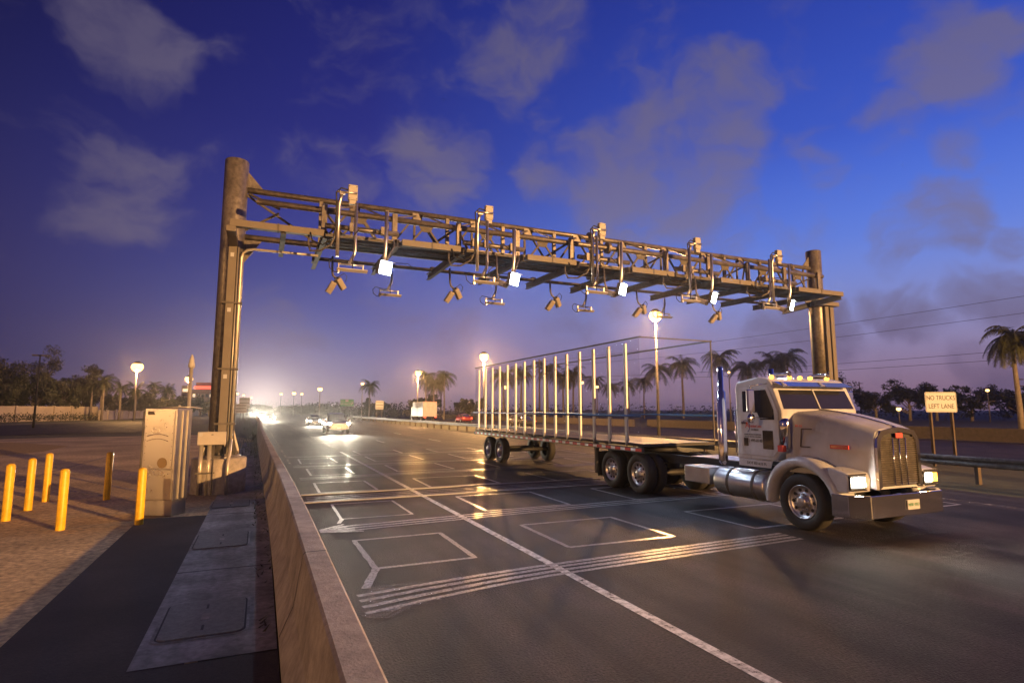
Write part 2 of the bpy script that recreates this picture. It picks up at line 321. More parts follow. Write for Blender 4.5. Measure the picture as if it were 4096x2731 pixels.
# painted lane lines
def ribbon(pts, w, z, jit=0.0, step=0.25):
    b = MB(); L_, R_ = [], []; pts = [V((*p, 0)) for p in pts]
    path = []
    for p, q in zip(pts, pts[1:]):
        k = max(1, int((q - p).length / step)); path += [p.lerp(q, i / k) for i in range(k)]
    path.append(pts[-1])
    for i, p in enumerate(path):
        t = (path[min(i + 1, len(path) - 1)] - path[max(i - 1, 0)]).normalized(); nn = V((-t.y, t.x, 0))
        a = w / 2 * (1 + random.uniform(-jit, jit)); c = w / 2 * (1 + random.uniform(-jit, jit))
        L_.append(p + nn * a + V((0, 0, z))); R_.append(p - nn * c + V((0, 0, z)))
    b.loft([[x, y] for x, y in zip(L_, R_)], smooth=False); return b
def mark(name, pts, w, m, z=0.004, jit=0.0, step=0.25): return struct(name, ribbon(pts, w, z, jit, step), m)
mark('lane_line', [(3.82, -6), (3.82, 30.5)], 0.125, PAINT)
mark('lane_line', [(3.80, 30.7), (3.7, 60), (3.2, 110)], 0.10, STREAK)
for y in (38, 52, 66, 80): mark('lane_line', [(7.5, y), (7.5, y + 3)], 0.11, PAINT)
for y in (14, 26, 38, 50): mark('lane_line', [(11.3, y), (11.3, y + 3)], 0.11, PAINT)
mark('lane_line', [(15.3, -20), (15.3, 20), (15.8, 60), (15.6, 120)], 0.12, STREAK)
mark('lane_line', [(1.15, 24), (0.9, 60), (-0.6, 120)], 0.10, STREAK)
# sensor loops cut into the lanes and sealed with pale sealant
def loop(x0, x1, y0, y1, m=SEAL, w=0.07, tail=None):
    mark('sealed_loop', [(x0, y0), (x1, y0 + random.uniform(-.06, .06)), (x1 + random.uniform(-.04, .04), y1), (x0 + random.uniform(-.04, .04), y1), (x0, y0)], w, m, 0.004, 0.16, 0.09)
    if tail: mark('sealed_loop', tail, w * 1.3, m, 0.008, 0.16, 0.09)
loop(1.53, 2.97, 8.12, 9.95, SEALN, 0.085, [(1.55, 8.15), (1.26, 7.28)])
loop(1.55, 2.97, 11.95, 13.85, SEAL, 0.06, [(1.57, 11.95), (1.45, 11.5)]); loop(1.49, 2.98, 15.9, 18.0); loop(1.6, 2.98, 20.05, 22.35); loop(1.55, 2.95, 24.5, 26.8)
for y0, y1 in ((8.12, 10.0), (11.65, 13.85), (15.8, 17.98), (20.2, 22.65), (24.5, 27.1), (28.6, 30.9)):
    loop(4.48 + random.uniform(-.06, .06), 6.55, y0, y1, SEAL, 0.085)
    loop(8.36 + random.uniform(-.06, .06), 10.75, y0 - 0.1, y1 - 0.1, SEAL, 0.08)
    loop(12.4, 14.7, y0, y1, SEAL, 0.08)
def lead(ys, x0, x1, m, w, bow=0.5, n=9):
    for k, (a, b_) in enumerate(ys):
        pts = []
        for i in range(n + 1):
            t = i / n; pts.append((x0 + (x1 - x0) * t, a + (b_ - a) * t + bow * math.sin(min(1, t * 2.6) * math.pi / 2) * (1 - 0.15 * k)))
        mark('sealed_lead', pts, w * random.uniform(0.8, 1.25), m, 0.006 + 0.002 * k, 0.14, 0.10)
lead([(6.42, 6.72), (6.62, 6.92), (6.83, 7.12), (7.02, 7.3)], 1.12, 8.4, SEALN, 0.085, 0.36)
lead([(10.75, 11.25), (10.95, 11.45), (11.15, 11.7)], 1.3, 13.0, SEAL, 0.08, 0.18)
lead([(14.55, 14.65), (14.85, 14.95), (15.1, 15.2)], 1.1, 14.8, SEAL, 0.05, 0.05)
lead([(18.9, 19.3), (19.15, 19.55), (19.4, 19.8)], 1.2, 14.8, SEAL, 0.07, 0.2); lead([(23.0, 23.2), (23.3, 23.5)], 1.2, 14.8, SEAL, 0.07, 0.1); lead([(27.8, 27.9), (28.1, 28.2)], 1.2, 14.8, SEAL, 0.07, 0.1)
TREAD = mat('treadle strip', (0.30, 0.29, 0.30), 0.45, 0.2, var=0.15, vscale=5)
for y in (14.3, 15.6): struct('treadle_strip', MB().box(1.02, 15.0, y - 0.06, y + 0.06, 0.0, 0.02), TREAD)
rr = random.Random(4)
for k in range(12):
    y = 6.15 + k * .095; mark('sealant_smear', [(1.02 + rr.uniform(0, .25), 6.62 + (k - 6) * .045), (1.3, y + .03), (1.5 + rr.uniform(0, .7), y * .75 + 6.75 * .25 + .12)], .03 + rr.random() * .05, SMEAR, .0145 + .0012 * k, .3, .06)
for k in range(7):
    y = 10.5 + k * .12; mark('sealant_smear', [(1.05, 10.85 + (k - 3) * .03), (1.5 + rr.uniform(0, .3), y + .1)], .04 + rr.random() * .04, SEAL, .0125 + .001 * k, .3, .06)
mark('lit_lot_stripe', [(-6.7, 20.6), (-6.4, 32)], 0.16, STREAK, -0.006); mark('lit_lot_stripe', [(-2.9, 18.2), (-6.4, 24.2)], 0.16, STREAK, -0.005); mark('lit_lot_stripe', [(-2.6, 16.6), (-6.5, 21.3)], 0.10, STREAK, -0.005); mark('lit_lot_stripe', [(-9.4, 25), (-4.2, 34)], 0.14, STREAK, -0.005)  # lit stripes along the long bollard shadows, painted on the lot as pale colour

# concrete barrier between the lot and the road
BX = lambda y: -0.0125 * max(0.0, min(y, 50) - 10) - 0.004 * max(0, y - 50) - (0.012 * max(0, y - 110))
PRO = [(.25, 0), (.25, .08), (.36, .33), (.43, .79), (.45, .81), (.63, .81), (.65, .79), (.73, .33), (.85, .08), (.85, 0)]
def barrier(y0, y1, name, label, h=1.0, step=3.0):
    k = max(1, int((y1 - y0) / step)); rings = []
    for i in range(k + 1):
        y = y0 + (y1 - y0) * i / k; rings.append([V((x + BX(y), y, z * h)) for x, z in PRO])
    return single(name, MB().loft(rings, caps=True, smooth=False), CONC, label, 'barrier')
def joints(o, ys):
    for y in ys: obj('casting_joint', MB().loft([[V((x + BX(y) + (-.002 if x < .54 else .002), y + q, z + (.002 if z > .8 else 0))) for x, z in PRO] for q in (-.014, .014)], smooth=False), DARK, o)
nb_ = barrier(-5, 18.1, 'concrete_barrier', 'near run of the sloped concrete barrier beside the pavement')
joints(nb_, (2.3, 5.9, 9.5, 13.1))
barrier(18.13, 175, 'concrete_barrier', 'farther run of concrete barrier continuing past the gantry column', 0.97)

# ------------------------------------------------------------------ bollards
b0 = None
for (x, y, h), lab in zip(((-4.48, 14.48, 1.09), (-4.52, 15.78, 1.10), (-4.58, 17.1, 1.12), (-3.23, 13.0, 1.08), (-3.32, 16.83, 1.13), (-2.02, 13.0, 1.05)),
        ('yellow bollard at the far left edge of the lot', 'yellow bollard second from left, between two taller looking ones', 'yellow bollard standing farthest back in the left row of three', 'yellow bollard nearest the camera in the gravel lot', 'lone shaded yellow bollard between the left group and the steel cabinet', 'yellow bollard right in front of the steel cabinet')):
    if b0 is None:
        b0 = single('bollard', MB().lathe((0, 0, -0.05), (0, 0, 1), [(.075, 0), (.075, 1.10), (.068, 1.13), (.045, 1.152), (0.0005, 1.16)], 20), YEL, lab, 'bollard', 'yellow bollards in the lot')
        o = b0
    else: o = b0.copy(); C.objects.link(o); o['label'] = lab
    o.location = (x, y, 0); o.scale = (1, 1, h / 1.11)

# ------------------------------------------------------------------ steel cabinet and mast beside it
t = thing('roadside_cabinet', 'tall stainless steel equipment cabinet with a riveted front door', 'cabinet', (-1.88, 14.2, 0))
cx0, cx1, cy0, cy1 = -2.27, -1.54, 13.78, 14.24
obj('body', MB().box(cx0, cx1, cy0, cy1, 0.30, 2.17), STAIN, t, bevel=0.012)
obj('plinth', MB().box(cx0 + .015, cx1 - .015, cy0 + .015, cy1 - .015, 0.0, 0.297), STAIN, t)
d = MB().box(cx0 + .05, cx1 - .05, cy0 - .024, cy0 - .003, 0.93, 2.12); dr = obj('door', d, STAIN, t, bevel=0.006)
rv = MB()
for i in range(9):
    for x in (cx0 + .075, cx1 - .075): rv.ball((x, cy0 - .026, 0.98 + i * .137), .009, 8, 4)
obj('rivet', rv, CHROME, dr)['kind'] = 'stuff'
obj('lock_disc', MB().cyl((-1.80, cy0 - .026, 1.06), (-1.80, cy0 - .034, 1.06), .105, n=28), mat('disc', (.22, .15, .07), .5), dr)
obj('vent_plate', MB().prism([(cx0 + .09, cy0 - .026, 2.04), (cx0 + .25, cy0 - .026, 2.04), (cx0 + .2, cy0 - .026, 2.11), (cx0 + .09, cy0 - .026, 2.11)], (0, -.006, 0)), GALVD, dr)
obj('stiffener', MB().tube([(cx0 + .1 + .47 * k / 12, cy0 - .028, 1.60 + .045 * math.sin(k / 12 * math.pi)) for k in range(13)], .008, 6), CHROME, dr)
obj('stiffener', MB().tube([(cx0 + .1 + .47 * k / 12, cy0 - .028, 1.50 + .05 * math.sin(k / 12 * math.pi)) for k in range(13)], .007, 6), CHROME, dr)
obj('skirt_panel', MB().box(cx0 + .04, cx1 - .04, cy0 - .016, cy0 - .003, 0.33, 0.925), STAIN, t, bevel=0.004)
s_ = MB()
for x in (cx0 + .12, cx1 - .12):
    for z in (.42, .84): s_.ball((x, cy0 - .018, z), .012, 8, 4)
obj('screw', s_, CHROME, t)['kind'] = 'stuff'
obj('hinge_rail', MB().cyl((cx0 - .012, cy0 - .012, .34), (cx0 - .012, cy0 - .012, 2.12), .014, n=10), GALVD, t)
obj('side_rib', MB().box(cx1 + .002, cx1 + .03, 13.92, 13.98, .32, 2.12), STAIN, t)
obj('side_rib', MB().box(cx1 + .002, cx1 + .03, 14.08, 14.14, .32, 2.12), STAIN, t)
obj('roof_rail', MB().tube([(-2.1, 14.0, 2.19), (-1.7, 14.05, 2.2), (-1.52, 14.2, 2.2), (-1.5, 14.5, 2.17)], .015, 6).ball((-1.75, 14.1, 2.22), .028, 8, 5), BRASS, t)
t.location = (-1.67, 14.22, 0); t.rotation_euler = (0, 0, rad(-29))
t = thing('sensor_mast', 'slim metal mast with a pointed white cap beside the steel cabinet', 'mast', (-1.62, 15.95, 0))
obj('pole', MB().cyl((-1.62, 15.95, .0), (-1.62, 15.95, 3.2), .042, n=12), BRASS, t)
obj('cap', MB().lathe((-1.62, 15.95, 3.16), (0, 0, 1), [(.045, 0), (.075, .01), (.075, .1), (.06, .14), (.055, .2), (.02, .32), (.001, .34)], 14), OFFW, t)
for z in (.28, 2.1): obj('clamp', MB().box(-1.80, -1.56, 15.93, 15.97, z, z + .035).box(-1.665, -1.575, 15.90, 16.0, z - .015, z + .05), GALVD, t)

# hatches in the pavement
HL = ('large utility cover nearest the camera in the pavement', 'shaded middle utility cover in the pavement', 'small utility cover in the pavement just before the column footing')
for (x0, x1, y0, y1), lab in zip(((-.80, -.06, 6.42, 7.52), (-.87, -.12, 10.3, 11.48), (-.9, -.16, 14.36, 15.4)), HL):
    t = thing('utility_cover', lab, 'cover', ((x0 + x1) / 2, (y0 + y1) / 2, 0), 'utility covers in the pavement')
    def rrect(a0, a1, c0, c1, r, z):
        p = []
        for cx_, cy_, s in ((a1 - r, c1 - r, 0), (a0 + r, c1 - r, 90), (a0 + r, c0 + r, 180), (a1 - r, c0 + r, 270)):
            p += [V((cx_ + r * math.cos(rad(s + k * 15)), cy_ + r * math.sin(rad(s + k * 15)), z)) for k in range(7)]
        return p
    obj('lid', MB().prism(rrect(x0, x1, y0, y1, .09, 0.004), (0, 0, .012)), COVER, t)
    g = MB(); A, B_ = rrect(x0 - .022, x1 + .022, y0 - .022, y1 + .022, .11, 0.006), rrect(x0 - .004, x1 + .004, y0 - .004, y1 + .004, .094, 0.006)
    g.loft([A, B_], closed=True, smooth=False); obj('gap', g, DARK, t)
    g = MB(); A, B_ = rrect(x0 - .05, x1 + .05, y0 - .05, y1 + .05, .13, 0.008), rrect(x0 - .023, x1 + .023, y0 - .023, y1 + .023, .11, 0.008)
    g.loft([A, B_], closed=True, smooth=False); obj('frame', g, CONCD, t)
    xm, ym = (x0 + x1) / 2, (y0 + y1) / 2
    obj('plate', MB().box(xm - .035, xm + .04, ym - .1, ym + .1, .0165, .019), GALV, t)
    for q in (-.33, .33): obj('lift_slot', MB().box(xm - .012, xm + .012, ym + q - .07, ym + q + .07, .0165, .018), DARK, t)

# ------------------------------------------------------------------ toll gantry
XL, XR, YC, R_C = -0.96, 22.38, 17.4, 0.315
g = thing('toll_gantry', 'steel toll gantry with a tubular truss spanning the highway between two round columns', 'gantry', (XL, YC, 0))
def column(x, inward):
    c = obj('column', MB().lathe((x, YC, .95), (0, 0, 1), [(0.001, 0), (R_C, 0), (R_C, 8.22), (R_C - .015, 8.24), (0.001, 8.24)], 32), GALV, g)
    obj('pedestal', MB().lathe((x, YC - .1, -.05), (0, 0, 1), [(.66, 0), (.66, .9), (.64, .93), (0.001, .93)], 40), CONC, g)
    obj('base_plate', MB().lathe((x, YC, .885), (0, 0, 1), [(.5, 0), (.5, .06), (0.001, .06)], 32), GALV, g)
    for k in range(8):
        a = k * math.pi / 4 + .3; u = V((math.cos(a), math.sin(a), 0)); w = V((-u.y, u.x, 0)) * .012; o_ = V((x, YC, 0))
        obj('gusset', MB().prism([o_ + u * .31 + V((0, 0, .946)) - w, o_ + u * .47 + V((0, 0, .946)) - w, o_ + u * .47 + V((0, 0, 1.05)) - w, o_ + u * .315 + V((0, 0, 1.62)) - w], w * 2), GALV, g)
    bt = MB()
    for k in range(12):
        a = k * math.pi / 6; bt.cyl((x + .43 * math.cos(a), YC + .43 * math.sin(a), .94), (x + .43 * math.cos(a), YC + .43 * math.sin(a), 1.03), .022, n=6)
    obj('anchor_bolt', bt, GALVD, g)['kind'] = 'stuff'
    for zz, dz in ((8.35, .45), (7.0, -.6)):
        obj('gusset', MB().prism([(x + inward * .29, YC - .012, zz + .1), (x + inward * .29, YC - .012, zz + dz * 1.3), (x + inward * .75, YC - .012, zz + (.07 if dz > 0 else -.07)), (x + inward * .75, YC - .012, zz)], (0, .024, 0)), GALV, g)
column(XL, 1); column(XR, -1)
zA, zB, zC_, yB, yW = 8.38, 7.68, 7.0, 16.2, 15.62
obj('upper_chord', MB().cyl((XL + .3, YC, zA), (XR - .3, YC, zA), .085, n=16), GALV, g)
obj('lower_chord', MB().cyl((XL + .3, YC, zC_), (XR - .3, YC, zC_), .085, n=16), GALV, g)
obj('front_chord', MB().cyl((-.37, yB, zB), (21.3, yB, zB), .085, n=16), GALV, g)
STA = [1.35 + 1.953 * i for i in range(11)]
for i, x in enumerate(STA):
    obj('front_post', MB().box(x - .075, x + .075, yB - .19, yB - .09, 6.93, zB + .12), GALV, g, bevel=.008)
    obj('rear_post', MB().box(x - .055, x + .055, YC - .19, YC - .09, zC_ - .1, zA - .09), GALV, g)
    obj('rear_post', MB().box(x + .90, x + .97, YC + .09, YC + .14, zC_ - .02, zA - .06), GALVD, g)
    cl = MB()
    for zz, yy in ((zA, YC), (zC_, YC), (zB, yB)):
        for q in (-.035, .05): cl.lathe((x + q, yy, zz), (1, 0, 0), [(.09, -.008), (.1, -.008), (.1, .008), (.09, .008)], 16, False)
    obj('clamp', cl, GALVD, g)
    xm = x + .98
    if i < 10:
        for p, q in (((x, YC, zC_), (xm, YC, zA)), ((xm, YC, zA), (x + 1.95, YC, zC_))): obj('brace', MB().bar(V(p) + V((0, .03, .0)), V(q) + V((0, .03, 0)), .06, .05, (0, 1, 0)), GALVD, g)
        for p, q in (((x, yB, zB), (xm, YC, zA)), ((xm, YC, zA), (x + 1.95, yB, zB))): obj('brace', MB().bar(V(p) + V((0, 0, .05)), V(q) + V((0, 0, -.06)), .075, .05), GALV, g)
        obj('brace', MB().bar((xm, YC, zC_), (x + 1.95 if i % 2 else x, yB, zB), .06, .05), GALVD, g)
        obj('node_plate', MB().prism([(xm - .17, YC - .10, zA - .02), (xm + .17, YC - .10, zA - .02), (xm + .14, YC - .10, zA - .26), (xm, YC - .10, zA - .33), (xm - .14, YC - .10, zA - .26)], (0, .02, 0)), GALV, g)
        obj('node_plate', MB().prism([(x + .76, yB + .02, zB - .06), (x + 1.2, yB + .02, zB - .06), (x + 1.12, yB + .02, zB - .25), (x + .84, yB + .02, zB - .25)], (0, .02, 0)), GALVD, g)
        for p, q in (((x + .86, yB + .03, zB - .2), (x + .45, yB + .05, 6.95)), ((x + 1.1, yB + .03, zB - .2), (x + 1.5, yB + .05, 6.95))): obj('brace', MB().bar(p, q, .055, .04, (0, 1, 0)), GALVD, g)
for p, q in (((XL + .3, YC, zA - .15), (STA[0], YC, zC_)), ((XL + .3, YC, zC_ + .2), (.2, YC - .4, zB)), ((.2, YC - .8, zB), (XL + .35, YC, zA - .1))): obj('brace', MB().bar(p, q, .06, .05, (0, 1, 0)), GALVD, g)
for zz, yy in ((zA, YC), (zB, yB), (zC_, YC)): obj('flange', MB().lathe((10.7, yy, zz), (1, 0, 0), [(.08, -.05), (.2, -.05), (.2, -.01), (.19, 0), (.2, .01), (.2, .05), (.08, .05)], 20, False), GALV, g)
def ibeam(p0, p1, w=.13, h=.2, t_=.014):
    b = MB(); p0, p1 = V(p0), V(p1); up = V((0, 0, 1))
    b.bar(p0 + up * (h / 2), p1 + up * (h / 2), w, t_); b.bar(p0 - up * (h / 2), p1 - up * (h / 2), w, t_); b.bar(p0, p1, t_, h - t_ * 1.2); return b
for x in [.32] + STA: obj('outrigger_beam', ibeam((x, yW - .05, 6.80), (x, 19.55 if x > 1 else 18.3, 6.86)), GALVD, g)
for k in range(6): obj('walkway_plank', MB().box(1.3 if k else 1.3, 20.95, yW + .18 + k * .27, yW + .18 + k * .27 + .2, 6.915, 6.94), GALVD if k % 2 else GALV, g)
for k in range(3): obj('walkway_rail', MB().box(1.3, 20.95, yW + .2 + k * .62, yW + .24 + k * .62, 6.84, 6.91), GALVD, g)
for x0, x1 in ((-.95, 1.32), (3.42, 5.16), (7.32, 9.06), (11.22, 12.98), (15.1, 16.9), (19.05, 21.6)):
    tr = obj('cable_tray', MB().box(x0, x1, yW - .1, yW + .08, 6.74, 6.92), TANP, g, bevel=.006)
    obj('tray_strap', MB().box((x0 + x1) / 2 - .02, (x0 + x1) / 2 + .02, yW - .112, yW + .09, 6.735, 6.935), GALVD, tr)
for i in range(0, 10, 2):
    x = STA[i]; hp = obj('support_pipe', MB().cyl((x - .02, yW - .05, 7.05), (x + 1.96, yW - .05, 7.05), .075, n=14), GALV, g)
    for q in (.28, .66, 1.5): obj('pipe_clamp', MB().box(x + q - .05, x + q + .05, yW - .19, yW - .13, 6.93, 7.17).box(x + q - .035, x + q + .035, yW - .13, yW + .05, 7.13, 7.155), GALV, hp)
obj('tail_tube', MB().cyl((1.4, 18.95, 6.98), (20.9, 18.95, 6.98), .06, n=12), GALVD, g)
for i in range(0, 11, 2): obj('tube_hanger', MB().box(STA[i] - .08, STA[i] + .08, 18.87, 19.03, 6.9, 7.08), GALVD, g)
# trays, conduit and boxes on the columns
yF = YC - R_C
obj('column_tray', MB().box(-1.02, -.82, yF - .12, yF - .015, 1.55, 6.62), TANP, g, bevel=.006)
for z in (3.2, 5.0, 1.75): obj('tray_strap', MB().box(-1.12, -.62, yF - .135, yF + .05, z, z + .05), GALVD, g)
for z in (3.02, 4.82, 6.35): obj('tray_sticker', MB().box(-.97, -.88, yF - .124, yF - .121, z - .05, z + .06), SIGNW, g)
obj('conduit', MB().tube([(-.70, yF - .05, .0), (-.70, yF - .05, 5.0), (-.70, yF - .05, 6.3), (-.66, yF - .06, 6.44), (-.55, yF - .08, 6.53), (-.4, yF - .1, 6.56), (.4, yF - .12, 6.56), (1.3, yF - .13, 6.56)], .036, 10), BRASS, g)
obj('conduit', MB().cyl((-.78, yF - .04, .9), (-.78, yF - .04, 6.6), .018, n=8), BRASS, g)
obj('tray_elbow', MB().box(-1.02, -.8, yW - .1, yF + .1, 6.60, 6.738), TANP, g)
jb = obj('junction_box', MB().box(-1.45, -.80, 16.62, 16.86, 1.25, 1.58), GREYP, g, bevel=.01)
obj('box_label', MB().box(-1.42, -1.34, 16.612, 16.617, 1.47, 1.56), SIGNW, jb); obj('box_label', MB().box(-1.14, -1.09, 16.612, 16.617, 1.5, 1.52), INK, jb)
for x in (-1.36, -1.17): obj('riser_pipe', MB().cyl((x, 16.72, -.02), (x, 16.72, 1.25), .055, n=14), BRASS, g)
obj('riser_pipe', MB().tube([(-.72, 16.5, -.02), (-.72, 16.5, .75), (-.70, 16.7, 1.1), (-.70, yF - .05, 1.35)], .042, 10), BRASS, g)
obj('strut_rail', MB().box(-1.46, -1.02, 16.64, 16.67, .52, .56), GALVD, g)
obj('chain', MB().tube([(-1.06, 16.62, 1.25), (-1.06, 16.6, .6), (-1.07, 16.62, .0)], .012, 6), GALVD, g)
for x in (XR - .02, XR + .30): obj('column_tray', MB().box(x, x + .22, yF - .12, yF - .015, 1.0, 6.62), TANP, g, bevel=.006)
obj('column_platform', MB().box(XR - .55, XR + .62, yF - .32, yF - .01, 6.63, 6.80), TANP, g)
obj('outrigger_beam', ibeam((21.5, yW - .05, 6.72), (XR, 19.2, 6.72)), GALVD, g)

# ------------------------------------------------------------------ equipment hung on the gantry (each its own thing)
def arc(p, q, sag, n=10, side=V((0, 0, 0))): p, q = V(p), V(q); return [p.lerp(q, i / n) + (V((0, 0, -sag)) + side) * math.sin(i / n * math.pi) for i in range(n + 1)]
place = lambda i: ORD[i]
# tag reader boxes on top
def reader():
    x, y = 1.97, 15.12
    t = thing('reader_box', 'first white reader box on its bent pipe, nearest the left gantry column', 'reader box', (x, y, 7.0), 'reader boxes above the gantry')
    bx = obj('housing', MB().box(x - .12, x + .12, y - .07, y + .07, 7.68, 8.1), OFFW, t, bevel=.015)
    obj('lower_box', MB().box(x - .085, x + .085, y - .05, y + .06, 7.57, 7.678), OFFW, t)
    s = MB()
    for sx in (-.095, .095):
        for z in (7.72, 7.88, 8.05): s.ball((x + sx, y - .072, z), .014, 8, 4)
    obj('screw', s, GALVD, bx)['kind'] = 'stuff'
    obj('bracket_arm', MB().cyl((x - .42, y - .04, 7.86), (x + .10, y - .11, 7.86), .03, n=10).box(x - .34, x - .2, y - .06, y + .05, 7.80, 7.84), ALU, t)
    obj('bent_pipe', MB().tube([(x - .34, y + .02, 6.12), (x - .34, y + .02, 7.25), (x - .34, y + .02, 7.5), (x - .31, y + .01, 7.68), (x - .27, y, 7.83)], .045, 12), ALU, t)
    obj('cable', MB().tube([(x - .08, y, 7.95), (x - .3, y - .02, 7.98), (x - .42, y, 7.85), (x - .40, y, 7.5), (x - .405, y - .02, 6.9), (x - .46, y - .02, 6.6), (x - .7, y + .1, 6.42), (x - .95, y + .3, 6.55), (x - 1.0, y + .4, 6.8)], .02, 6), BLK, t)
    obj('flex_conduit', MB().tube([(x - .39, y + .06, 7.2), (x - .40, y + .08, 6.7), (x - .5, y + .12, 6.45), (x - .75, y + .3, 6.3), (x - .98, y + .5, 6.33), (x - 1.03, y + .6, 6.55), (x - 1.02, y + .6, 6.75)], .028, 8), GALV, t)
    return t
r0 = reader()
for i in range(1, 5): copy_thing(r0, (1.97 + 3.9 * i, 15.12, 7.0), f'{place(i)} white reader box on its bent pipe, counted from the left gantry column')
# antenna bars in front, under the walkway
def bar_antenna(x, y, ztop, zb, label, group):
    t = thing('bar_antenna', label, 'antenna', (x, y, zb), group)
    obj('hanger_pipe', MB().tube([(x + .06, y, ztop), (x + .06, y, zb + .5), (x + .04, y, zb + .38), (x - .02, y + .02, zb + .25), (x - .08, y + .03, zb + .12)], .042, 12), ALU, t)
    obj('cross_tube', MB().cyl((x - .36, y, zb + .1), (x + .30, y, zb + .1), .026, n=10), ALU, t)
    obj('panel', MB().obox((x, y - .05, zb - .06), (.78, .12, .03), Matrix.Rotation(rad(-28), 3, 'X')), OFFW, t, bevel=.006)
    for sx in (-.34, .28): obj('bracket', MB().box(x + sx - .012, x + sx + .012, y - .03, y + .03, zb - .07, zb + .12).box(x + sx - .02, x + sx + .02, y - .06, y + .03, zb - .14 if sx < 0 else zb - .05, zb - .02), ALU, t)
    obj('cable', MB().tube([(x - .3, y, zb - .13), (x - .44, y, zb - .12), (x - .56, y, zb - .03), (x - .58, y, zb + .1), (x - .5, y, zb + .2), (x - .36, y, zb + .17), (x - .06, y, zb + .14)], .013, 6), BLK, t)
    obj('cable', MB().tube([(x + .02, y, zb - .04), (x + .0, y - .05, zb + .2), (x + .05, y - .06, zb + .5), (x + .0, y - .07, zb + .85), (x + .15, y - .06, zb + 1.08), (x + .6, y, zb + 1.12), (x + .9, y + .1, zb + .98)], .014, 6), BLK, t)
    return t
a0 = bar_antenna(2.0, 15.0, 7.58, 5.80, 'first white bar antenna hanging under the front of the gantry from its left column', 'bar antennas along the front of the gantry')
for i in range(1, 5): copy_thing(a0, (2.0 + 3.72 * i, 15.0, 5.80 + .02 * i), f'{place(i)} white bar antenna hanging under the front of the gantry, counted from its left column')
a1 = bar_antenna(3.88, 19.4, 6.85, 6.12, 'first low bar antenna behind the gantry, below the nearest floodlight', 'bar antennas behind the gantry')
for i in range(1, 4): copy_thing(a1, (3.88 + 3.9 * i, 19.4, 6.12), f'{place(i)} low bar antenna behind the gantry, counted from its left column')
# floodlights
def floodlight():
    x, y, z = 2.87, 15.0, 5.9
    t = thing('floodlight', 'first and brightest white floodlight, nearest the left gantry column', 'floodlight', (x, y, z), 'lit floodlights under the gantry')
    Rm = Matrix.Rotation(rad(28), 3, 'Z') @ Matrix.Rotation(rad(14), 3, 'X')
    obj('housing', MB().obox(V((x, y, z)) + Rm @ V((0, .07, 0)), (.42, .13, .37), Rm), GALVD, t, bevel=.02)
    obj('lens', MB().obox(V((x, y, z)) + Rm @ V((0, -.004, 0)), (.37, .012, .32), Rm), FLOOD, t)
    obj('visor', MB().obox(V((x, y, z)) + Rm @ V((0, -.03, .19)), (.44, .12, .012), Rm), ALU, t)
    obj('hanger_pipe', MB().tube([(x, y + .05, 7.48), (x, y + .05, 6.45), (x - .01, y + .08, 6.25), (x - .04, y + .12, 6.08)], .045, 12), ALU, t)
    obj('cable', MB().tube([(x + .02, y + .1, 6.1), (x + .1, y + .15, 6.25), (x + .16, y + .2, 6.4), (x + .28, y + .3, 6.6), (x + .3, y + .45, 6.85)], .02, 6), GALV, t)
    l = lamp('flood_lamp', 'SPOT', V((x, y, z)) + Rm @ V((0, -.06, -.02)), (.58, .73, 1.0), FLOODW, t, .12, (-.28, -1, -.62), 140, .8)
    return t
FLOODW = 520
f0 = floodlight()
for i, x in enumerate((6.65, 10.45, 14.23, 18.0), 1): copy_thing(f0, (x, 15.0, 5.92 + .02 * i), ('second lit white floodlight, between the second and third lanes' if i == 1 else f'{place(i)} lit white floodlight counted from the left gantry column'))
# camera pairs behind, single cameras beside the floodlights
def cam_pair():
    x, y = 1.98, 18.45
    t = thing('toll_camera', 'first toll camera pair hanging behind the gantry near the left column', 'camera', (x, y, 6.5), 'toll camera pairs behind the gantry')
    obj('drop_pipe', MB().tube([(x - .12, y + .1, 7.0), (x - .12, y + .05, 6.5), (x - .1, y, 6.36), (x + .02, y, 6.28), (x + .1, y, 6.26)], .035, 10), GALV, t)
    for sx, tilt in ((.16, -38), (-.14, 28)):
        Rm = Matrix.Rotation(rad(tilt), 3, 'Y') @ Matrix.Rotation(rad(28), 3, 'X')
        c_ = V((x + sx, y, 6.12 if sx > 0 else 5.98))
        h_ = obj('camera_housing', MB().obox(c_, (.17, .15, .40), Rm), CAMP, t, bevel=.03)
        obj('sun_hood', MB().obox(c_ + Rm @ V((0, .085, -.03)), (.20, .012, .42), Rm), CAMP, h_)
        obj('connector', MB().cyl(c_ + Rm @ V((0, 0, .19)), c_ + Rm @ V((0, 0, .25)), .03, n=8), BLK, h_)
        obj('cable', MB().tube([c_ + Rm @ V((0, 0, .24)), c_ + V((.08, 0, .34)), c_ + V((.17, 0, .25)), c_ + V((.14, .03, .08))], .012, 6), BLK, h_)
    return t
c0 = cam_pair()
for i in range(1, 5): copy_thing(c0, (1.98 + 3.9 * i, 18.45, 6.5), f'{place(i)} toll camera pair hanging behind the gantry, counted from the left column')
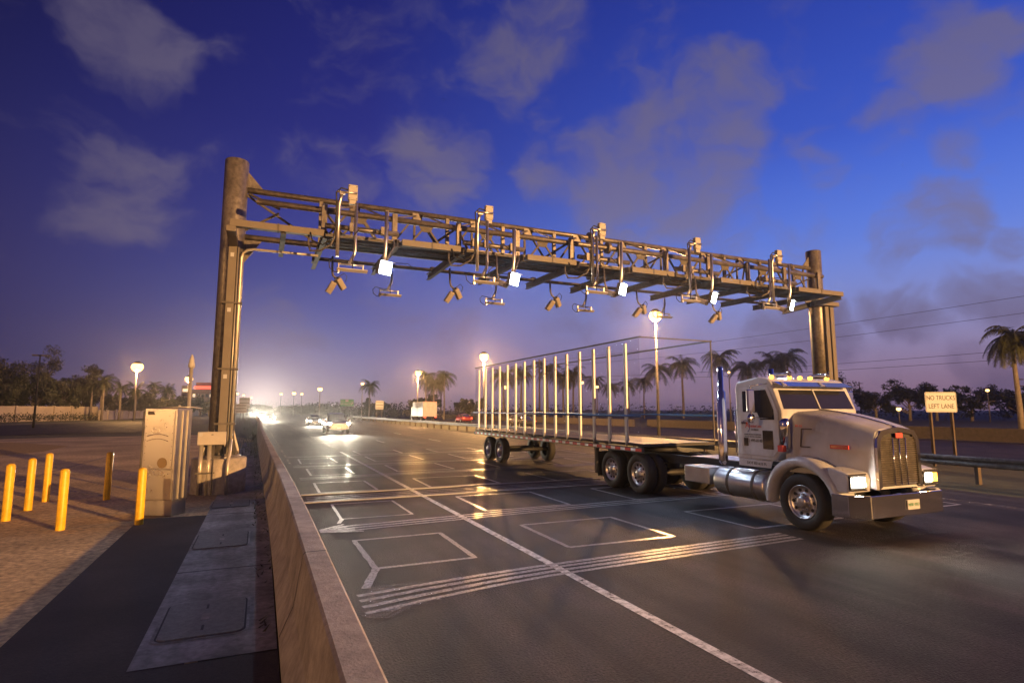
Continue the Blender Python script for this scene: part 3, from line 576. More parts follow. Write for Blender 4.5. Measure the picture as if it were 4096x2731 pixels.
def lane_cam():
    x, y, z = 6.30, 15.25, 5.86
    t = thing('lane_camera', 'lane camera with a round lens beside the second floodlight', 'camera', (x, y, z), 'lane cameras beside the floodlights')
    Rm = Matrix.Rotation(rad(30), 3, 'Z') @ Matrix.Rotation(rad(24), 3, 'X')
    h_ = obj('camera_housing', MB().obox((x, y, z), (.17, .42, .17), Rm), CAMP, t, bevel=.03)
    obj('lens', MB().cyl(V((x, y, z)) + Rm @ V((0, -.2, 0)), V((x, y, z)) + Rm @ V((0, -.25, 0)), .07, n=16), BLK, h_)
    obj('lens_ring', MB().lathe(V((x, y, z)) + Rm @ V((0, -.22, 0)), Rm @ V((0, 1, 0)), [(.07, -.035), (.088, -.035), (.088, .03), (.07, .03)], 16, False), GALV, h_)
    obj('drop_pipe', MB().tube([(x - .05, y + .2, 6.75), (x - .05, y + .15, 6.2), (x - .02, y + .05, 5.95)], .03, 8), GALV, t)
    obj('cable', MB().tube(arc((x - .1, y + .15, z), (x - .02, y + .2, z + .6), -.02, 8, V((-.25, 0, 0))), .013, 6), BLK, t)
    return t
l0 = lane_cam()
for i, x in enumerate((10.08, 13.86, 17.6)): copy_thing(l0, (x, 15.25, 5.88 + .02 * i), f'lane camera with a round lens beside the {place(i + 2)} floodlight')

# ------------------------------------------------------------------ wheels
def wheel(parent, c, r, w, side, truck=False, part='wheel'):
    """side: -1 outer face towards -X"""
    c = V(c); ax = V((side, 0, 0))
    wh = obj(part, MB().lathe(c, ax, [(r * .58, -w / 2), (r * .92, -w / 2), (r, -w * .32), (r, w * .32), (r * .97, w * .43), (r * .9, w / 2), (r * .72, w * .49), (r * .60, w * .42), (r * .58, w * .3)], 36), TYRE, parent)
    if truck:
        rm = MB().lathe(c, ax, [(r * .60, w * .43), (r * .585, w * .45), (r * .55, w * .36), (r * .52, w * .30), (r * .30, w * .24), (r * .27, w * .34), (r * .22, w * .38), (r * .19, w * .5), (r * .14, w * .53), (.001, w * .53)], 36)
        rim = obj('rim', rm, ALU, wh)
        hh = MB()
        for k in range(10):
            a = k * math.pi / 5; p = c + V((0, math.cos(a), math.sin(a))) * r * .43 + ax * (w * .27); hh.cyl(p, p + ax * .012, r * .062, n=12)
        obj('hand_hole', hh, DARK, wh)['kind'] = 'stuff'
        lg = MB()
        for k in range(10):
            a = (k + .5) * math.pi / 5; p = c + V((0, math.cos(a), math.sin(a))) * r * .285 + ax * (w * .26); lg.cyl(p, p + ax * .05, r * .03, n=8)
        obj('lug_nut', lg, CHROME, wh)['kind'] = 'stuff'
    else:
        rm = MB().lathe(c, ax, [(r * .66, w * .42), (r * .63, w * .46), (r * .6, w * .3), (r * .58, w * .1), (.001, w * .08)], 28)
        for k in range(5):
            a = k * math.pi * .4 + .3; u = V((0, math.cos(a), math.sin(a))); rm.bar(c + u * r * .08 + ax * w * .36, c + u * r * .62 + ax * w * .38, r * .17, .03, ax)
        rm.cyl(c + ax * w * .3, c + ax * w * .44, r * .15, n=14)
        obj('rim', rm, ALU, wh)
    return wh

# ------------------------------------------------------------------ white truck tractor
TX = 10.2
t = thing('truck_tractor', 'white long-nosed truck tractor with chrome grille and red door lettering', 'truck', (TX, 9, 0))
m_ = lambda x: 2 * TX - x                                                   # mirrored X
# hood: lofted from cowl to grille surround
rings = []
for y, zt, wt, wb, zb in ((8.06, 2.13, .80, .96, .98), (7.6, 2.08, .74, .92, .98), (7.1, 1.98, .66, .82, .92), (6.72, 1.88, .585, .66, .84), (6.56, 1.82, .555, .585, .80)):
    rings.append([V((TX - wb, y, zb)), V((TX - (wb * .55 + wt * .45) - .012, y, zb + (zt - zb) * .5)), V((TX - wt - .02, y, zt - .16)), V((TX - wt + .03, y, zt - .06)), V((TX - wt + .14, y, zt - .015)), V((TX, y, zt + .02)),
                  V((TX + wt - .14, y, zt - .015)), V((TX + wt - .03, y, zt - .06)), V((TX + wt + .02, y, zt - .16)), V((TX + (wb * .55 + wt * .45) + .012, y, zb + (zt - zb) * .5)), V((TX + wb, y, zb))])
hood = obj('hood', MB().loft(rings, caps=True), WHITE, t)
obj('hood_ridge', MB().tube([(TX, 8.0, 2.155), (TX, 7.6, 2.105), (TX, 7.1, 2.005), (TX, 6.72, 1.905), (TX, 6.54, 1.845)], .014, 6), CHROME, hood)
gs = MB(); y = 6.548
outer = [(-.585, .80), (-.57, 1.5), (-.555, 1.66), (-.44, 1.79), (0, 1.85), (.44, 1.79), (.555, 1.66), (.57, 1.5), (.585, .80)]; inner = [(-.50, .84), (-.49, 1.48), (-.47, 1.62), (-.39, 1.71), (0, 1.765), (.39, 1.71), (.47, 1.62), (.49, 1.48), (.50, .84)]
P_ = lambda L_, y: [V((TX + a, y, z)) for a, z in L_]
gs.loft([P_(outer, y + .03), P_(outer, y - .04), P_(inner, y - .04), P_(inner, y + .01)], smooth=False)
gr = obj('grille_surround', gs, CHROME, t)
obj('grille_back', MB().prism(P_(inner, y - .0), (0, .01, 0)), DARK, gr)
sl = MB()
for k in range(22): z = .88 + k * .037; sl.obox((TX, y - .018, z), (.95, .016, .02), Matrix.Rotation(rad(30), 3, 'X'))
obj('grille_slats', sl, GALV, gr)
for x in (-.17, .0, .17): obj('grille_bar', MB().cyl((TX + x, y - .045, .86), (TX + x, y - .045, 1.66), .011, n=8), CHROME, gr)
obj('grille_badge', MB().box(TX - .09, TX + .09, y - .062, y - .048, 1.66, 1.745), REDINK, gr)
# cab
cab_prof = [(9.14, 1.14), (9.14, 2.60), (9.10, 2.72), (8.55, 2.80), (8.28, 2.74), (8.20, 2.66), (7.99, 2.13), (7.98, 1.42), (8.20, 1.16)]
cab = obj('cab', MB().prism([V((TX - 1.07, a, b)) for a, b in cab_prof], (2.14, 0, 0)), WHITE, t, bevel=.035)
for s in (-1, 1):
    X = TX + s * 1.074; dx = s * .012
    ds = [(9.02, 1.24), (9.02, 2.58), (8.30, 2.60), (8.24, 2.52), (8.06, 2.10), (8.06, 1.52), (8.10, 1.36), (8.22, 1.24)]
    d = obj('door', MB().prism([V((X, a, b)) for a, b in ds], (dx, 0, 0)), WHITE, t, bevel=.008)
    gl = [(8.93, 2.10), (8.93, 2.52), (8.33, 2.54), (8.16, 2.14), (8.15, 1.95), (8.49, 1.95), (8.56, 2.09)]
    obj('side_window', MB().prism([V((X + dx * 1.05, a, b)) for a, b in gl], (s * .006, 0, 0)), GLASS, d)
    obj('peep_window', MB().box(*sorted((X + dx * 1.05, X + dx * 1.05 + s * .006)), 8.20, 8.45, 1.38, 1.74), GLASS, d, bevel=.002)
    obj('door_vent', MB().box(*sorted((X + dx * 1.05, X + dx * 1.05 + s * .006)), 8.82, 8.93, 1.42, 1.58), GLASS, d)
    obj('door_handle', MB().box(*sorted((X + dx, X + dx + s * .03)), 8.84, 8.96, 1.86, 1.90), CHROME, d)
    obj('grab_handle', MB().tube([(X + s * .02, 9.09, 1.24), (X + s * .07, 9.09, 1.26), (X + s * .07, 9.09, 2.12), (X + s * .02, 9.09, 2.14)], .016, 8), CHROME, t)
    sk = obj('step_skirt', MB().prism([V((TX + s * 1.10, a, b)) for a, b in ((9.06, 1.02), (9.06, 1.155), (8.22, 1.155), (8.27, 1.02))], (s * .02, 0, 0)), WHITE, t)
    # fender
    fo, fi = [], []
    for k in range(15):
        a = rad(-6 + k * 13.2); fo.append(V((0, 7.57 + math.cos(a) * .79, .50 + math.sin(a) * .79))); fi.append(V((0, 7.57 + math.cos(a) * .66, .47 + math.sin(a) * .66)))
    o_, i_ = TX + s * 1.22, TX + s * .80
    f = MB(); f.loft([[V((o_ - s * .04, p.y, p.z)), V((o_, p.y * .5 + q.y * .5, p.z * .5 + q.z * .5 + .01)), V((o_ - s * .02, q.y, q.z)), V((i_, q.y, q.z)), V((i_, p.y, p.z))] for p, q in zip(fo, fi)], closed=True, caps=True)
    obj('fender', f, WHITE, t)
    # fender nose with the headlamp pod
    nose = [(7.02, 1.16), (6.86, 1.13), (6.66, 1.08), (6.62, .98), (6.64, .76), (6.92, .74), (6.98, .95)]
    fn = obj('fender_nose', MB().prism([V((TX + s * .62, a, b)) for a, b in nose], (s * .56, 0, 0)), WHITE, t, bevel=.03)
    hb = obj('headlight', MB().box(*sorted((TX + s * .78, TX + s * 1.17)), 6.602, 6.64, .82, 1.05), BLK, t, bevel=.01)
    obj('lens', MB().box(*sorted((TX + s * .82, TX + s * .98)), 6.588, 6.60, .86, 1.01), HEAD, hb)
    obj('lens', MB().box(*sorted((TX + s * 1.01, TX + s * 1.14)), 6.588, 6.60, .86, 1.01), HEAD if s < 0 else AMBER, hb)
    obj('bezel', MB().box(*sorted((TX + s * .77, TX + s * 1.18)), 6.596, 6.63, 1.052, 1.075), CHROME, hb); obj('bezel', MB().box(*sorted((TX + s * .77, TX + s * 1.18)), 6.596, 6.63, .795, .818), CHROME, hb)
    obj('turn_signal', MB().box(*sorted((TX + s * 1.12, TX + s * 1.21)), 7.88, 8.0, 1.36, 1.48), REDINK, t)
    # mirror
    mr_ = obj('mirror', MB().box(*sorted((TX + s * 1.34, TX + s * 1.52)), 8.36, 8.42, 2.10, 2.54), CHROME, t, bevel=.02)
    obj('mirror_arm', MB().tube([(TX + s * 1.07, 8.3, 2.66), (TX + s * 1.43, 8.38, 2.6), (TX + s * 1.43, 8.39, 2.0), (TX + s * 1.09, 8.24, 1.98)], .014, 6), CHROME, mr_)
    obj('spot_mirror', MB().lathe((TX + s * 1.42, 8.40, 1.98), (0, -1, 0), [(.001, .03), (.08, .025), (.1, 0), (.06, -.05), (.001, -.07)], 20), CHROME, mr_)
    # tank, stack, steps
    tk = obj('fuel_tank', MB().lathe((TX + s * .86, 8.42, .63), (0, 1, 0), [(.001, -.01), (.22, 0), (.285, .03), (.30, .07), (.30, 1.33), (.285, 1.37), (.001, 1.4)], 28), ALU, t)
    for q in (.28, .95): obj('tank_strap', MB().lathe((TX + s * .86, 8.42 + q, .63), (0, 1, 0), [(.302, 0), (.31, 0), (.31, .06), (.302, .06)], 28, False), GALVD, tk)
    st = obj('exhaust_stack', MB().lathe((TX + s * .78, 9.85, .95), (0, 0, 1), [(.05, 0), (.095, .05), (.1, .1), (.1, 1.58), (.065, 1.64), (.062, 2.15), (.055, 2.15)], 20), CHROME, t)
    wheel(t, (TX + s * 1.03, 7.57, .49), .50, .30, s, True)
    for yy in (12.5, 13.75):
        for off in (1.03, .72): wheel(t, (TX + s * off, yy, .50), .505, .27, s, True)
    obj('mud_flap', MB().box(*sorted((TX + s * .62, TX + s * 1.18)), 14.38, 14.40, .25, .95), BLK, t)
    obj('air_intake', MB().lathe((TX + s * .98, 8.02, 1.42), (0, 0, 1), [(.001, 0), (.1, .0), (.1, .5), (.08, .56), (.001, .57)], 18), CHROME, t)
ws = [(TX - .94, 8.215, 2.66), (TX - .99, 8.005, 2.16), (TX + .99, 8.005, 2.16), (TX + .94, 8.215, 2.66)]
wd = obj('windshield', MB().prism([V(p) + V((0, -.012, .0)) for p in ws], (0, .004, 0)), GLASS, t)
obj('windshield_divider', MB().bar((TX, 8.195, 2.66), (TX, 7.985, 2.16), .03, .012, (0, -1, 0)), WHITE, wd)
obj('sun_visor', MB().prism([(TX - 1.0, 8.20, 2.70), (TX - 1.0, 7.98, 2.60), (TX - 1.0, 7.985, 2.585), (TX - 1.0, 8.205, 2.675)], (2.0, 0, 0)), CHROME, t)
for x in (-.8, -.3, 0, .3, .8): obj('marker_light', MB().ball((TX + x, 8.42, 2.80), .045, 10, 6, (1, 1.2, .8)), AMBER, t)
for x in (-.55, .55): obj('air_horn', MB().lathe((TX + x, 8.2, 2.86), (0, 1, 0), [(.06, 0), (.03, .08), (.02, .45), (.001, .5)], 14), CHROME, t)
bp = obj('bumper', MB().prism([(TX - 1.24, 6.92, .36), (TX - 1.22, 6.62, .36), (TX - .95, 6.42, .36), (TX + .95, 6.42, .36), (TX + 1.22, 6.62, .36), (TX + 1.24, 6.92, .36), (TX + 1.18, 6.92, .36), (TX + 1.16, 6.66, .36), (TX + .93, 6.5, .36), (TX - .93, 6.5, .36), (TX - 1.16, 6.66, .36), (TX - 1.18, 6.92, .36)], (0, 0, .37)), CHROME, t, bevel=.01)
pl = obj('licence_plate', MB().box(TX - .05, TX + .27, 6.40, 6.412, .46, .62), SIGNW, bp)
text('plate_text', 'N58 4TD', .075, (TX + .11, 6.397, .54), (1, 0, 0), (0, 0, 1), GREEN, bp)
obj('chassis', MB().box(TX - .43, TX - .34, 6.9, 15.0, .78, 1.0).box(TX + .34, TX + .43, 6.9, 15.0, .78, 1.0).box(TX - .34, TX + .34, 9.6, 9.72, .8, .98).box(TX - .34, TX + .34, 11.4, 11.5, .8, .98).box(TX - .34, TX + .34, 14.9, 15.0, .8, .98), BLK, t)
for yy in (7.57, 12.5, 13.75): obj('axle', MB().cyl((TX - .9, yy, .49), (TX + .9, yy, .49), .085), BLK, t)
obj('fifth_wheel', MB().cyl((TX, 13.1, 1.02), (TX, 13.1, 1.12), .5, n=24), BLK, t)
obj('deck_plate', MB().box(TX - .42, TX + .42, 9.8, 11.3, 1.003, 1.02), ALU, t)
obj('battery_box', MB().box(TX - 1.12, TX - .56, 9.95, 10.75, .52, .88), ALU, t, bevel=.02)
# lettering on the right-hand side of the truck (faces -X)
aX, aY = (0, -1, 0), (0, 0, 1)
xs = TX - 1.0905
text('door_logo', 'A', .17, (xs, 8.83, 1.83), aX, aY, REDINK, t); text('door_logo', 'MERICAN', .07, (xs, 8.62, 1.81), aX, aY, REDINK, t, width=1.0); text('door_logo', 'SCHILIN', .05, (xs, 8.64, 1.745), aX, aY, INK, t)
obj('logo_swoosh', MB().tube([(xs + .002, 8.87 + .10 * math.cos(rad(a)), 1.81 + .12 * math.sin(rad(a))) for a in range(20, 260, 15)], .008, 6), mat('logo blue', (.1, .1, .25)), t)
text('door_text', 'DEBRIS PICKUP & DISPOSAL', .036, (xs, 8.70, 1.65), aX, aY, INK, t); text('door_text', 'TRUCK RENTAL DELIVERY', .036, (xs, 8.70, 1.605), aX, aY, INK, t); text('door_phone', '(561) 499-8148', .085, (xs, 8.70, 1.53), aX, aY, INK, t, width=.9)
text('skirt_text', 'DOT 821633 FL', .075, (TX - 1.122, 8.60, 1.085), aX, aY, INK, t)
text('unit_number', 'BR-11', .06, (TX - .925, 7.75, 1.84), aX, aY, REDINK, t)
nb = obj('hood_emblem', MB().prism([(TX - .80, 7.20, 1.455), (TX - .80, 7.20, 1.525), (TX - .76, 6.88, 1.525), (TX - .76, 6.88, 1.455)], (-.03, -.004, 0)), REDINK, t)
text('emblem_letters', 'KENWORTH', .06, (TX - .811, 7.04, 1.49), (.11, -.99, 0), aY, CHROME, t, width=.82)
tr_ = MB()
for p, q in (((7.72, 1.79), (7.50, 1.79)), ((7.76, 1.46), (7.72, 1.79)), ((7.76, 1.46), (7.56, 1.46))): tr_.bar((TX - .885, p[0], p[1]), (TX - .885, q[0], q[1]), .02, .012, (1, 0, 0))
obj('hood_panel_trim', tr_, GALVD, t)
lamp('head_beam', 'SPOT', (TX - .9, 6.5, .93), (1, .9, .72), 600, t, .08, (0, -1, -.10), 70, .9)
lamp('head_beam', 'SPOT', (TX + .9, 6.5, .93), (1, .9, .72), 600, t, .08, (0, -1, -.10), 70, .9)

# ------------------------------------------------------------------ trailer with see-through sides
SHEER = bpy.data.materials.new('sheer ghost side'); SHEER.use_nodes = True
n_, l_ = SHEER.node_tree.nodes, SHEER.node_tree.links
tr1 = n_.new('ShaderNodeBsdfTransparent'); tr1.inputs[0].default_value = (.96, .95, .96, 1); mx_ = n_.new('ShaderNodeMixShader'); mx_.inputs[0].default_value = 0.045
n_['Principled BSDF'].inputs['Base Color'].default_value = (.45, .46, .52, 1); n_['Principled BSDF'].inputs['Roughness'].default_value = .5
l_.new(tr1.outputs[0], mx_.inputs[1]); l_.new(n_['Principled BSDF'].outputs[0], mx_.inputs[2]); l_.new(mx_.outputs[0], n_['Material Output'].inputs[0])
t = thing('trailer', 'see-through trailer with bright side posts, blue rail and red and white tape', 'trailer', (TX, 17, 0))
x0, x1, y0, y1 = 9.0, 11.4, 12.2, 24.8
obj('floor_frame', MB().box(x0 + .02, x1 - .02, y0, y1, 1.20, 1.27), BLK, t)
obj('front_frame', MB().box(x1 - .03, x1, y0, y0 + .03, 1.27, 4.02).box(x0, x1, y0, y0 + .03, 4.02, 4.05), GALVD, t)
for s, x in ((-1, x0), (1, x1)):
    if s < 0: obj('ghost_side', MB().box(x - .004, x + .004, y0 + .05, y1 - .05, 1.32, 4.0), SHEER, t)  # made-up sheer sheet for the solid trailer side blurred by its motion
    obj('top_rail', MB().box(x - .02, x + .02, y0, y1, 4.02, 4.06), GALVD, t)
    obj('blue_rail', MB().cyl((x + s * .06, y0, 1.98), (x + s * .06, y1, 2.02), .028, n=10), BLUE, t)
    rl = obj('bottom_rail', MB().box(x - .03, x + .03, y0, y1, 1.05, 1.17), GALVD, t)
    if s < 0:
        y = y0 + .02; k = 0
        while y < y1 - .2:
            ln = .26 if k % 2 == 0 else .2
            obj('tape_strip', MB().box(x - .036, x - .031, y, y + ln, 1.075, 1.145), RED if k % 2 == 0 else WHT, rl); y += ln + .004; k += 1
    for k in range(15):
        y = 12.85 + .81 * k
        if s < 0: obj('side_post', MB().box(x - .055, x - .006, y - .055, y + .055, 1.36, 3.92).prism([V((x - .055, y - .055, 1.36)), V((x - .055, y + .055, 1.36)), V((x - .055, y + .03, 1.19))], (.049, 0, 0)), POSTM, t)
    for yy in (21.9, 23.2): wheel(t, (x - s * .15, yy, .50), .5, .28, s, True)
for x in (x0 + .4, x1 - .4): obj('landing_leg', MB().box(x - .05, x + .05, 15.0, 15.1, .25, 1.2), GALVD, t)
for yy in (21.9, 23.2): obj('axle', MB().cyl((x0 + .1, yy, .5), (x1 - .1, yy, .5), .08), BLK, t)

# ------------------------------------------------------------------ cars (front faces local -Y)
def carve(o, cuts):
    dg = None; mods = []
    tmp = []
    for c, r, w in cuts:
        me = bpy.data.meshes.new('c'); mb = MB().cyl((c[0] - w, c[1], c[2]), (c[0] + w, c[1], c[2]), r, n=28); me.from_pydata([tuple(p) for p in mb.v], [], mb.f); me.update()
        k = bpy.data.objects.new('c', me); C.objects.link(k); k.parent = o.parent; tmp.append(k)
        md = o.modifiers.new('b', 'BOOLEAN'); md.operation = 'DIFFERENCE'; md.object = k; md.solver = 'EXACT'
    bpy.context.view_layer.update()
    me = bpy.data.meshes.new_from_object(o.evaluated_get(bpy.context.evaluated_depsgraph_get()))
    o.modifiers.clear(); o.data = me
    for k in tmp: bpy.data.objects.remove(k)
def car(name, label, x, y, paint, front=True, beams=900, hz=1.0, kind='sedan', group=None, rot=0.0, lit=True, big=1.0):
    t = thing(name, label, 'car' if kind == 'sedan' else 'pickup truck' if kind == 'pickup' else 'van', (0, 0, 0), group)
    if kind == 'sedan': st = [(0, .58, .34, .56), (.1, .76, .26, .66), (.45, .86, .2, .76), (1.0, .885, .19, .86), (1.35, .885, .19, .93), (3.35, .885, .19, .98), (4.2, .86, .24, 1.0), (4.5, .80, .32, .92), (4.6, .66, .42, .78)]; L_ = 4.6; gh = [(1.25, .90, .74), (1.98, 1.36, .60), (2.6, 1.42, .59), (3.2, 1.37, .58), (3.95, .99, .66)]; wy = (.82, 3.48); hl = (.61, .65)
    else: st = [(0, .70, .42, .90), (.1, .86, .36, 1.04), (.5, .95, .34, 1.10), (1.1, .97, .33, 1.16), (1.45, .97, .33, 1.2), (3.3, .97, .33, 1.22), (4.9, .97, .36, 1.24), (5.2, .95, .42, 1.2), (5.3, .9, .5, 1.1)]; L_ = 5.3; gh = [(1.35, 1.15, .82), (1.95, 1.75, .68), (2.5, 1.82, .67), (3.3, 1.8, .67), (3.5, 1.2, .75)] if kind == 'pickup' else [(1.2, 1.15, .85), (1.7, 1.9, .78), (2.4, 2.0, .78), (5.1, 1.98, .78), (5.25, 1.2, .85)]; wy = (.95, 4.2); hl = (.80, .92)
    rings = []
    for yy, w, zb, zt in st:
        zt_ = zt - .02; r = [(-w * .80, zb), (-w, zb + .10), (-w * 1.0, zb + (zt_ - zb) * .55), (-w * .955, zt_ - .07), (-w * .80, zt_ + .0), (0, zt_ + .03)]
        rings.append([V((a, yy, b)) for a, b in r] + [V((-a, yy, b)) for a, b in reversed(r[:-1])])
    body = obj('body', MB().loft(rings, closed=True, caps=True), paint, t, sub=2)
    R_ = .33 if kind == 'sedan' else .39; W_ = st[4][1]
    carve(body, [((s * W_, yy, R_), R_ + .06, .26) for yy in wy for s in (-1, 1)])
    gr = []
    for yy, z, w in gh: b_ = .84 if kind == 'sedan' else 1.1; gr.append([V((-w * (1 if z < 1.05 else 1.18), yy, min(b_, z - .03))), V((-w, yy, z - .05)), V((-w * .8, yy, z)), V((w * .8, yy, z)), V((w, yy, z - .05)), V((w * (1 if z < 1.05 else 1.18), yy, min(b_, z - .03)))])
    cabin = obj('cabin_glass', MB().loft(gr, closed=True, caps=True), GLASS, t)
    rf = [[V((-w * .97, yy, z - .035)), V((-w * .8, yy, z + .012)), V((w * .8, yy, z + .012)), V((w * .97, yy, z - .035))] for yy, z, w in gh[1:4]]
    obj('roof', MB().loft(rf), paint, t)
    for s in (-1, 1):
        for i, j in ((0, 1), (3, 4)): obj('pillar', MB().tube([(s * gh[i][2] * (1.02 if i else 1.16), gh[i][0], gh[i][1] - .04), (s * gh[j][2] * 1.02, gh[j][0], gh[j][1] - .04)], .032, 6), paint, t)
        for yy in wy: wheel(t, (s * (W_ - .11), yy, R_), R_, .21, s)
        hb = obj('headlight', MB().ball((s * hl[0], .12, hl[1]), .115, 14, 8, (1.35, .8, .72)), HEAD if lit else GLASS, t)
        obj('tail_light', MB().box(*sorted((s * (W_ - .36), s * (W_ - .1))), L_ - .05, L_ - .0, .70 if kind == 'sedan' else .9, .84 if kind == 'sedan' else 1.15), TAIL, t)
        mo = obj('mirror', MB().ball((s * (W_ + .08), gh[0][0] + .35, 1.0 if kind == 'sedan' else 1.3), .1, 10, 6, (1, .5, .7)), paint, t)
        if beams: lamp('head_beam', 'SPOT', (s * hl[0], -.05, hl[1]), (1, .88, .66), beams, t, .08, (0, -1, -.06), 48, .8)
    gz = st[1][2] + (st[1][3] - st[1][2]) * .45
    obj('grille', MB().box(-.42, .42, .005, .06, gz - .1, gz + .08), BLK, t, bevel=.02)
    obj('licence_plate', MB().box(-.15, .15, -.01, .0, gz - .18, gz - .09), SIGNW, t)
    t.location = (x, y, 0); t.rotation_euler = (0, 0, rot); t.scale = (big,) * 3
    return t
ROADCARS = 'cars coming towards the camera'
GREYCAR = mat('grey car paint', (.10, .10, .11), .25, .5); SILV = mat('silver car paint', (.45, .45, .46), .25, .6); DKRED = mat('red car paint', (.25, .02, .02), .25)
car('pickup_truck', 'pickup with dazzling headlamps far down the second lane', 6.3, 52.0, SILV, beams=4500, kind='pickup')
car('sedan', 'sedan with glaring headlamps in the distance beyond the pickup', 6.6, 80.0, GREYCAR, beams=3000, group=ROADCARS)
for i, (x, y) in enumerate(((1.7, 118), (0.2, 160), (-2.4, 215))): car('sedan', ('nearest', 'middle', 'farthest')[i] + ' of three distant cars with headlamps glaring beside the barrier end', x, y, GREYCAR, beams=12000, group=ROADCARS)
for i, (x, y, p) in enumerate(((30.5, 92, DKRED), (29.2, 66, GREYCAR), (34, 78, SILV))): car('sedan', ('red', 'grey', 'silver')[i] + ' car with lit red tail lamps driving away on the far roadway', x, y, p, beams=0, rot=math.pi, lit=False, group='cars driving away on the far roadway')
t = thing('box_truck', 'distant box truck with red tail lamps on the far roadway', 'truck', (25.5, 95, 0))
obj('cargo_box', MB().box(24.3, 26.7, 92, 99, 1.0, 3.4), WHITE, t, bevel=.03); obj('cab', MB().box(24.5, 26.5, 99.1, 101, .7, 2.6), WHITE, t, bevel=.15)
for x in (24.5, 26.3): obj('tail_light', MB().box(x, x + .3, 91.95, 91.99, .85, 1.05), TAIL, t); wheel(t, (25.5 + (x - 25.4) * 1.1, 93.5, .5), .5, .3, -1 if x < 25 else 1); wheel(t, (25.5 + (x - 25.4) * 1.1, 99.8, .5), .5, .3, -1 if x < 25 else 1)
obj('marker_light', MB().box(24.5, 26.5, 91.95, 91.99, 3.3, 3.36), TAIL, t)

# ------------------------------------------------------------------ guard rail and signs in the median
t = thing('guard_rail', 'long steel guard rail on short posts along the median', 'guard rail', (19.5, 30, 0))
prof = [(.0, .50), (-.05, .54), (-.05, .60), (.0, .645), (.0, .665), (-.05, .71), (-.05, .77), (.0, .81), (.012, .81), (.012, .50)]
gx = lambda y: 19.5 - 0.018 * max(0, y - 45) + 0.0 * y
obj('beam', MB().loft([[V((gx(y) + a, y, b - .05)) for a, b in prof] for y in range(-6, 130, 4)], closed=True, smooth=False), GALV, t)
for k in range(46):
    y = -4 + 2.85 * k; obj('post', MB().box(gx(y) + .02, gx(y) + .17, y - .05, y + .05, -.1, .72), WOOD, t)
t = thing('road_sign', 'white NO TRUCKS LEFT LANE sign on two wooden posts', 'sign', (24.3, 14.6, 0))
Rz = Matrix.Rotation(rad(24), 3, 'Z').inverted(); sc = V((24.75, 14.0, 0))
ax = Rz @ V((1, 0, 0)); ny = Rz @ V((0, -1, 0))
def rr2(w, h, r, z, off):
    p = []
    for a, b, s in ((w - r, h - r, 0), (-w + r, h - r, 90), (-w + r, -h + r, 180), (w - r, -h + r, 270)): p += [sc + ax * (a + r * math.cos(rad(s + k * 22.5))) + V((0, 0, z + b + r * math.sin(rad(s + k * 22.5)))) + ny * off for k in range(5)]
    return p
pn = obj('panel', MB().prism(rr2(.62, .40, .06, 2.44, 0), -ny * .012), SIGNW, t)
g_ = MB().loft([rr2(.605, .385, .055, 2.44, .003), rr2(.593, .373, .047, 2.44, .003)], closed=True, smooth=False); obj('border', g_, INK, t)
text('sign_text', 'NO TRUCKS', .26, sc + ny * .004 + V((0, 0, 2.60)), ax, (0, 0, 1), INK, t, width=.78); text('sign_text', 'LEFT LANE', .26, sc + ny * .004 + V((0, 0, 2.27)), ax, (0, 0, 1), INK, t, width=.82)
for q in (-.42, .42): p = sc + ax * q - ny * .06; obj('post', MB().box(p.x - .045, p.x + .045, p.y - .045, p.y + .045, -.1, 2.8), WOOD, t)
def flat_sign(name, label, x, y, w, z0, z1, m, group=None, back=False):
    t = thing(name, label, 'sign', (x, y, 0), group); obj('panel', MB().box(x - w / 2, x + w / 2, y - .04, y + .04, z0, z1), m, t)
    if back:
        for k in range(3): z = z0 + (z1 - z0) * (k + .5) / 3; obj('back_rail', MB().box(x - w / 2 + .1, x + w / 2 - .1, y - .12, y - .05, z - .05, z + .05), GALVD, t)
    for q in (-.3, .3): obj('post', MB().box(x + q * w - .06, x + q * w + .06, y + .05, y + .17, -.1, z1 - .05), GALVD, t)
    return t
t = flat_sign('exit_sign', 'green exit sign with a white arrow on the far roadway', 19.9, 150, 3.3, 3.0, 4.7, GREEN)
text('sign_text', 'NW 106th ST', .55, (19.5, 149.9, 3.5), (1, 0, 0), (0, 0, 1), SIGNW, t, width=.8); obj('arrow', MB().bar((20.9, 149.93, 3.3), (21.3, 149.93, 3.9), .12, .03, (0, -1, 0)).bar((21.3, 149.93, 3.9), (21.02, 149.93, 3.9), .1, .03, (0, -1, 0)).bar((21.3, 149.93, 3.9), (21.3, 149.93, 3.6), .1, .03, (0, -1, 0)), SIGNW, t); obj('route_shield', MB().box(19.5, 20.2, 149.9, 149.95, 4.1, 4.6), SIGNW, t)
flat_sign('roadside_sign', 'plain back of a pale sign standing in the median', 20.6, 110, 1.5, 2.2, 3.8, SIGNW, back=True)
flat_sign('roadside_sign', 'wide grey sign back beside the left gantry column', -3.2, 100, 2.2, 1.6, 3.0, GREYP, back=True)
flat_sign('roadside_sign', 'taller stacked sign back in the distance left of the road', -3.1, 125, 1.9, 2.3, 4.5, GREYP, back=True)

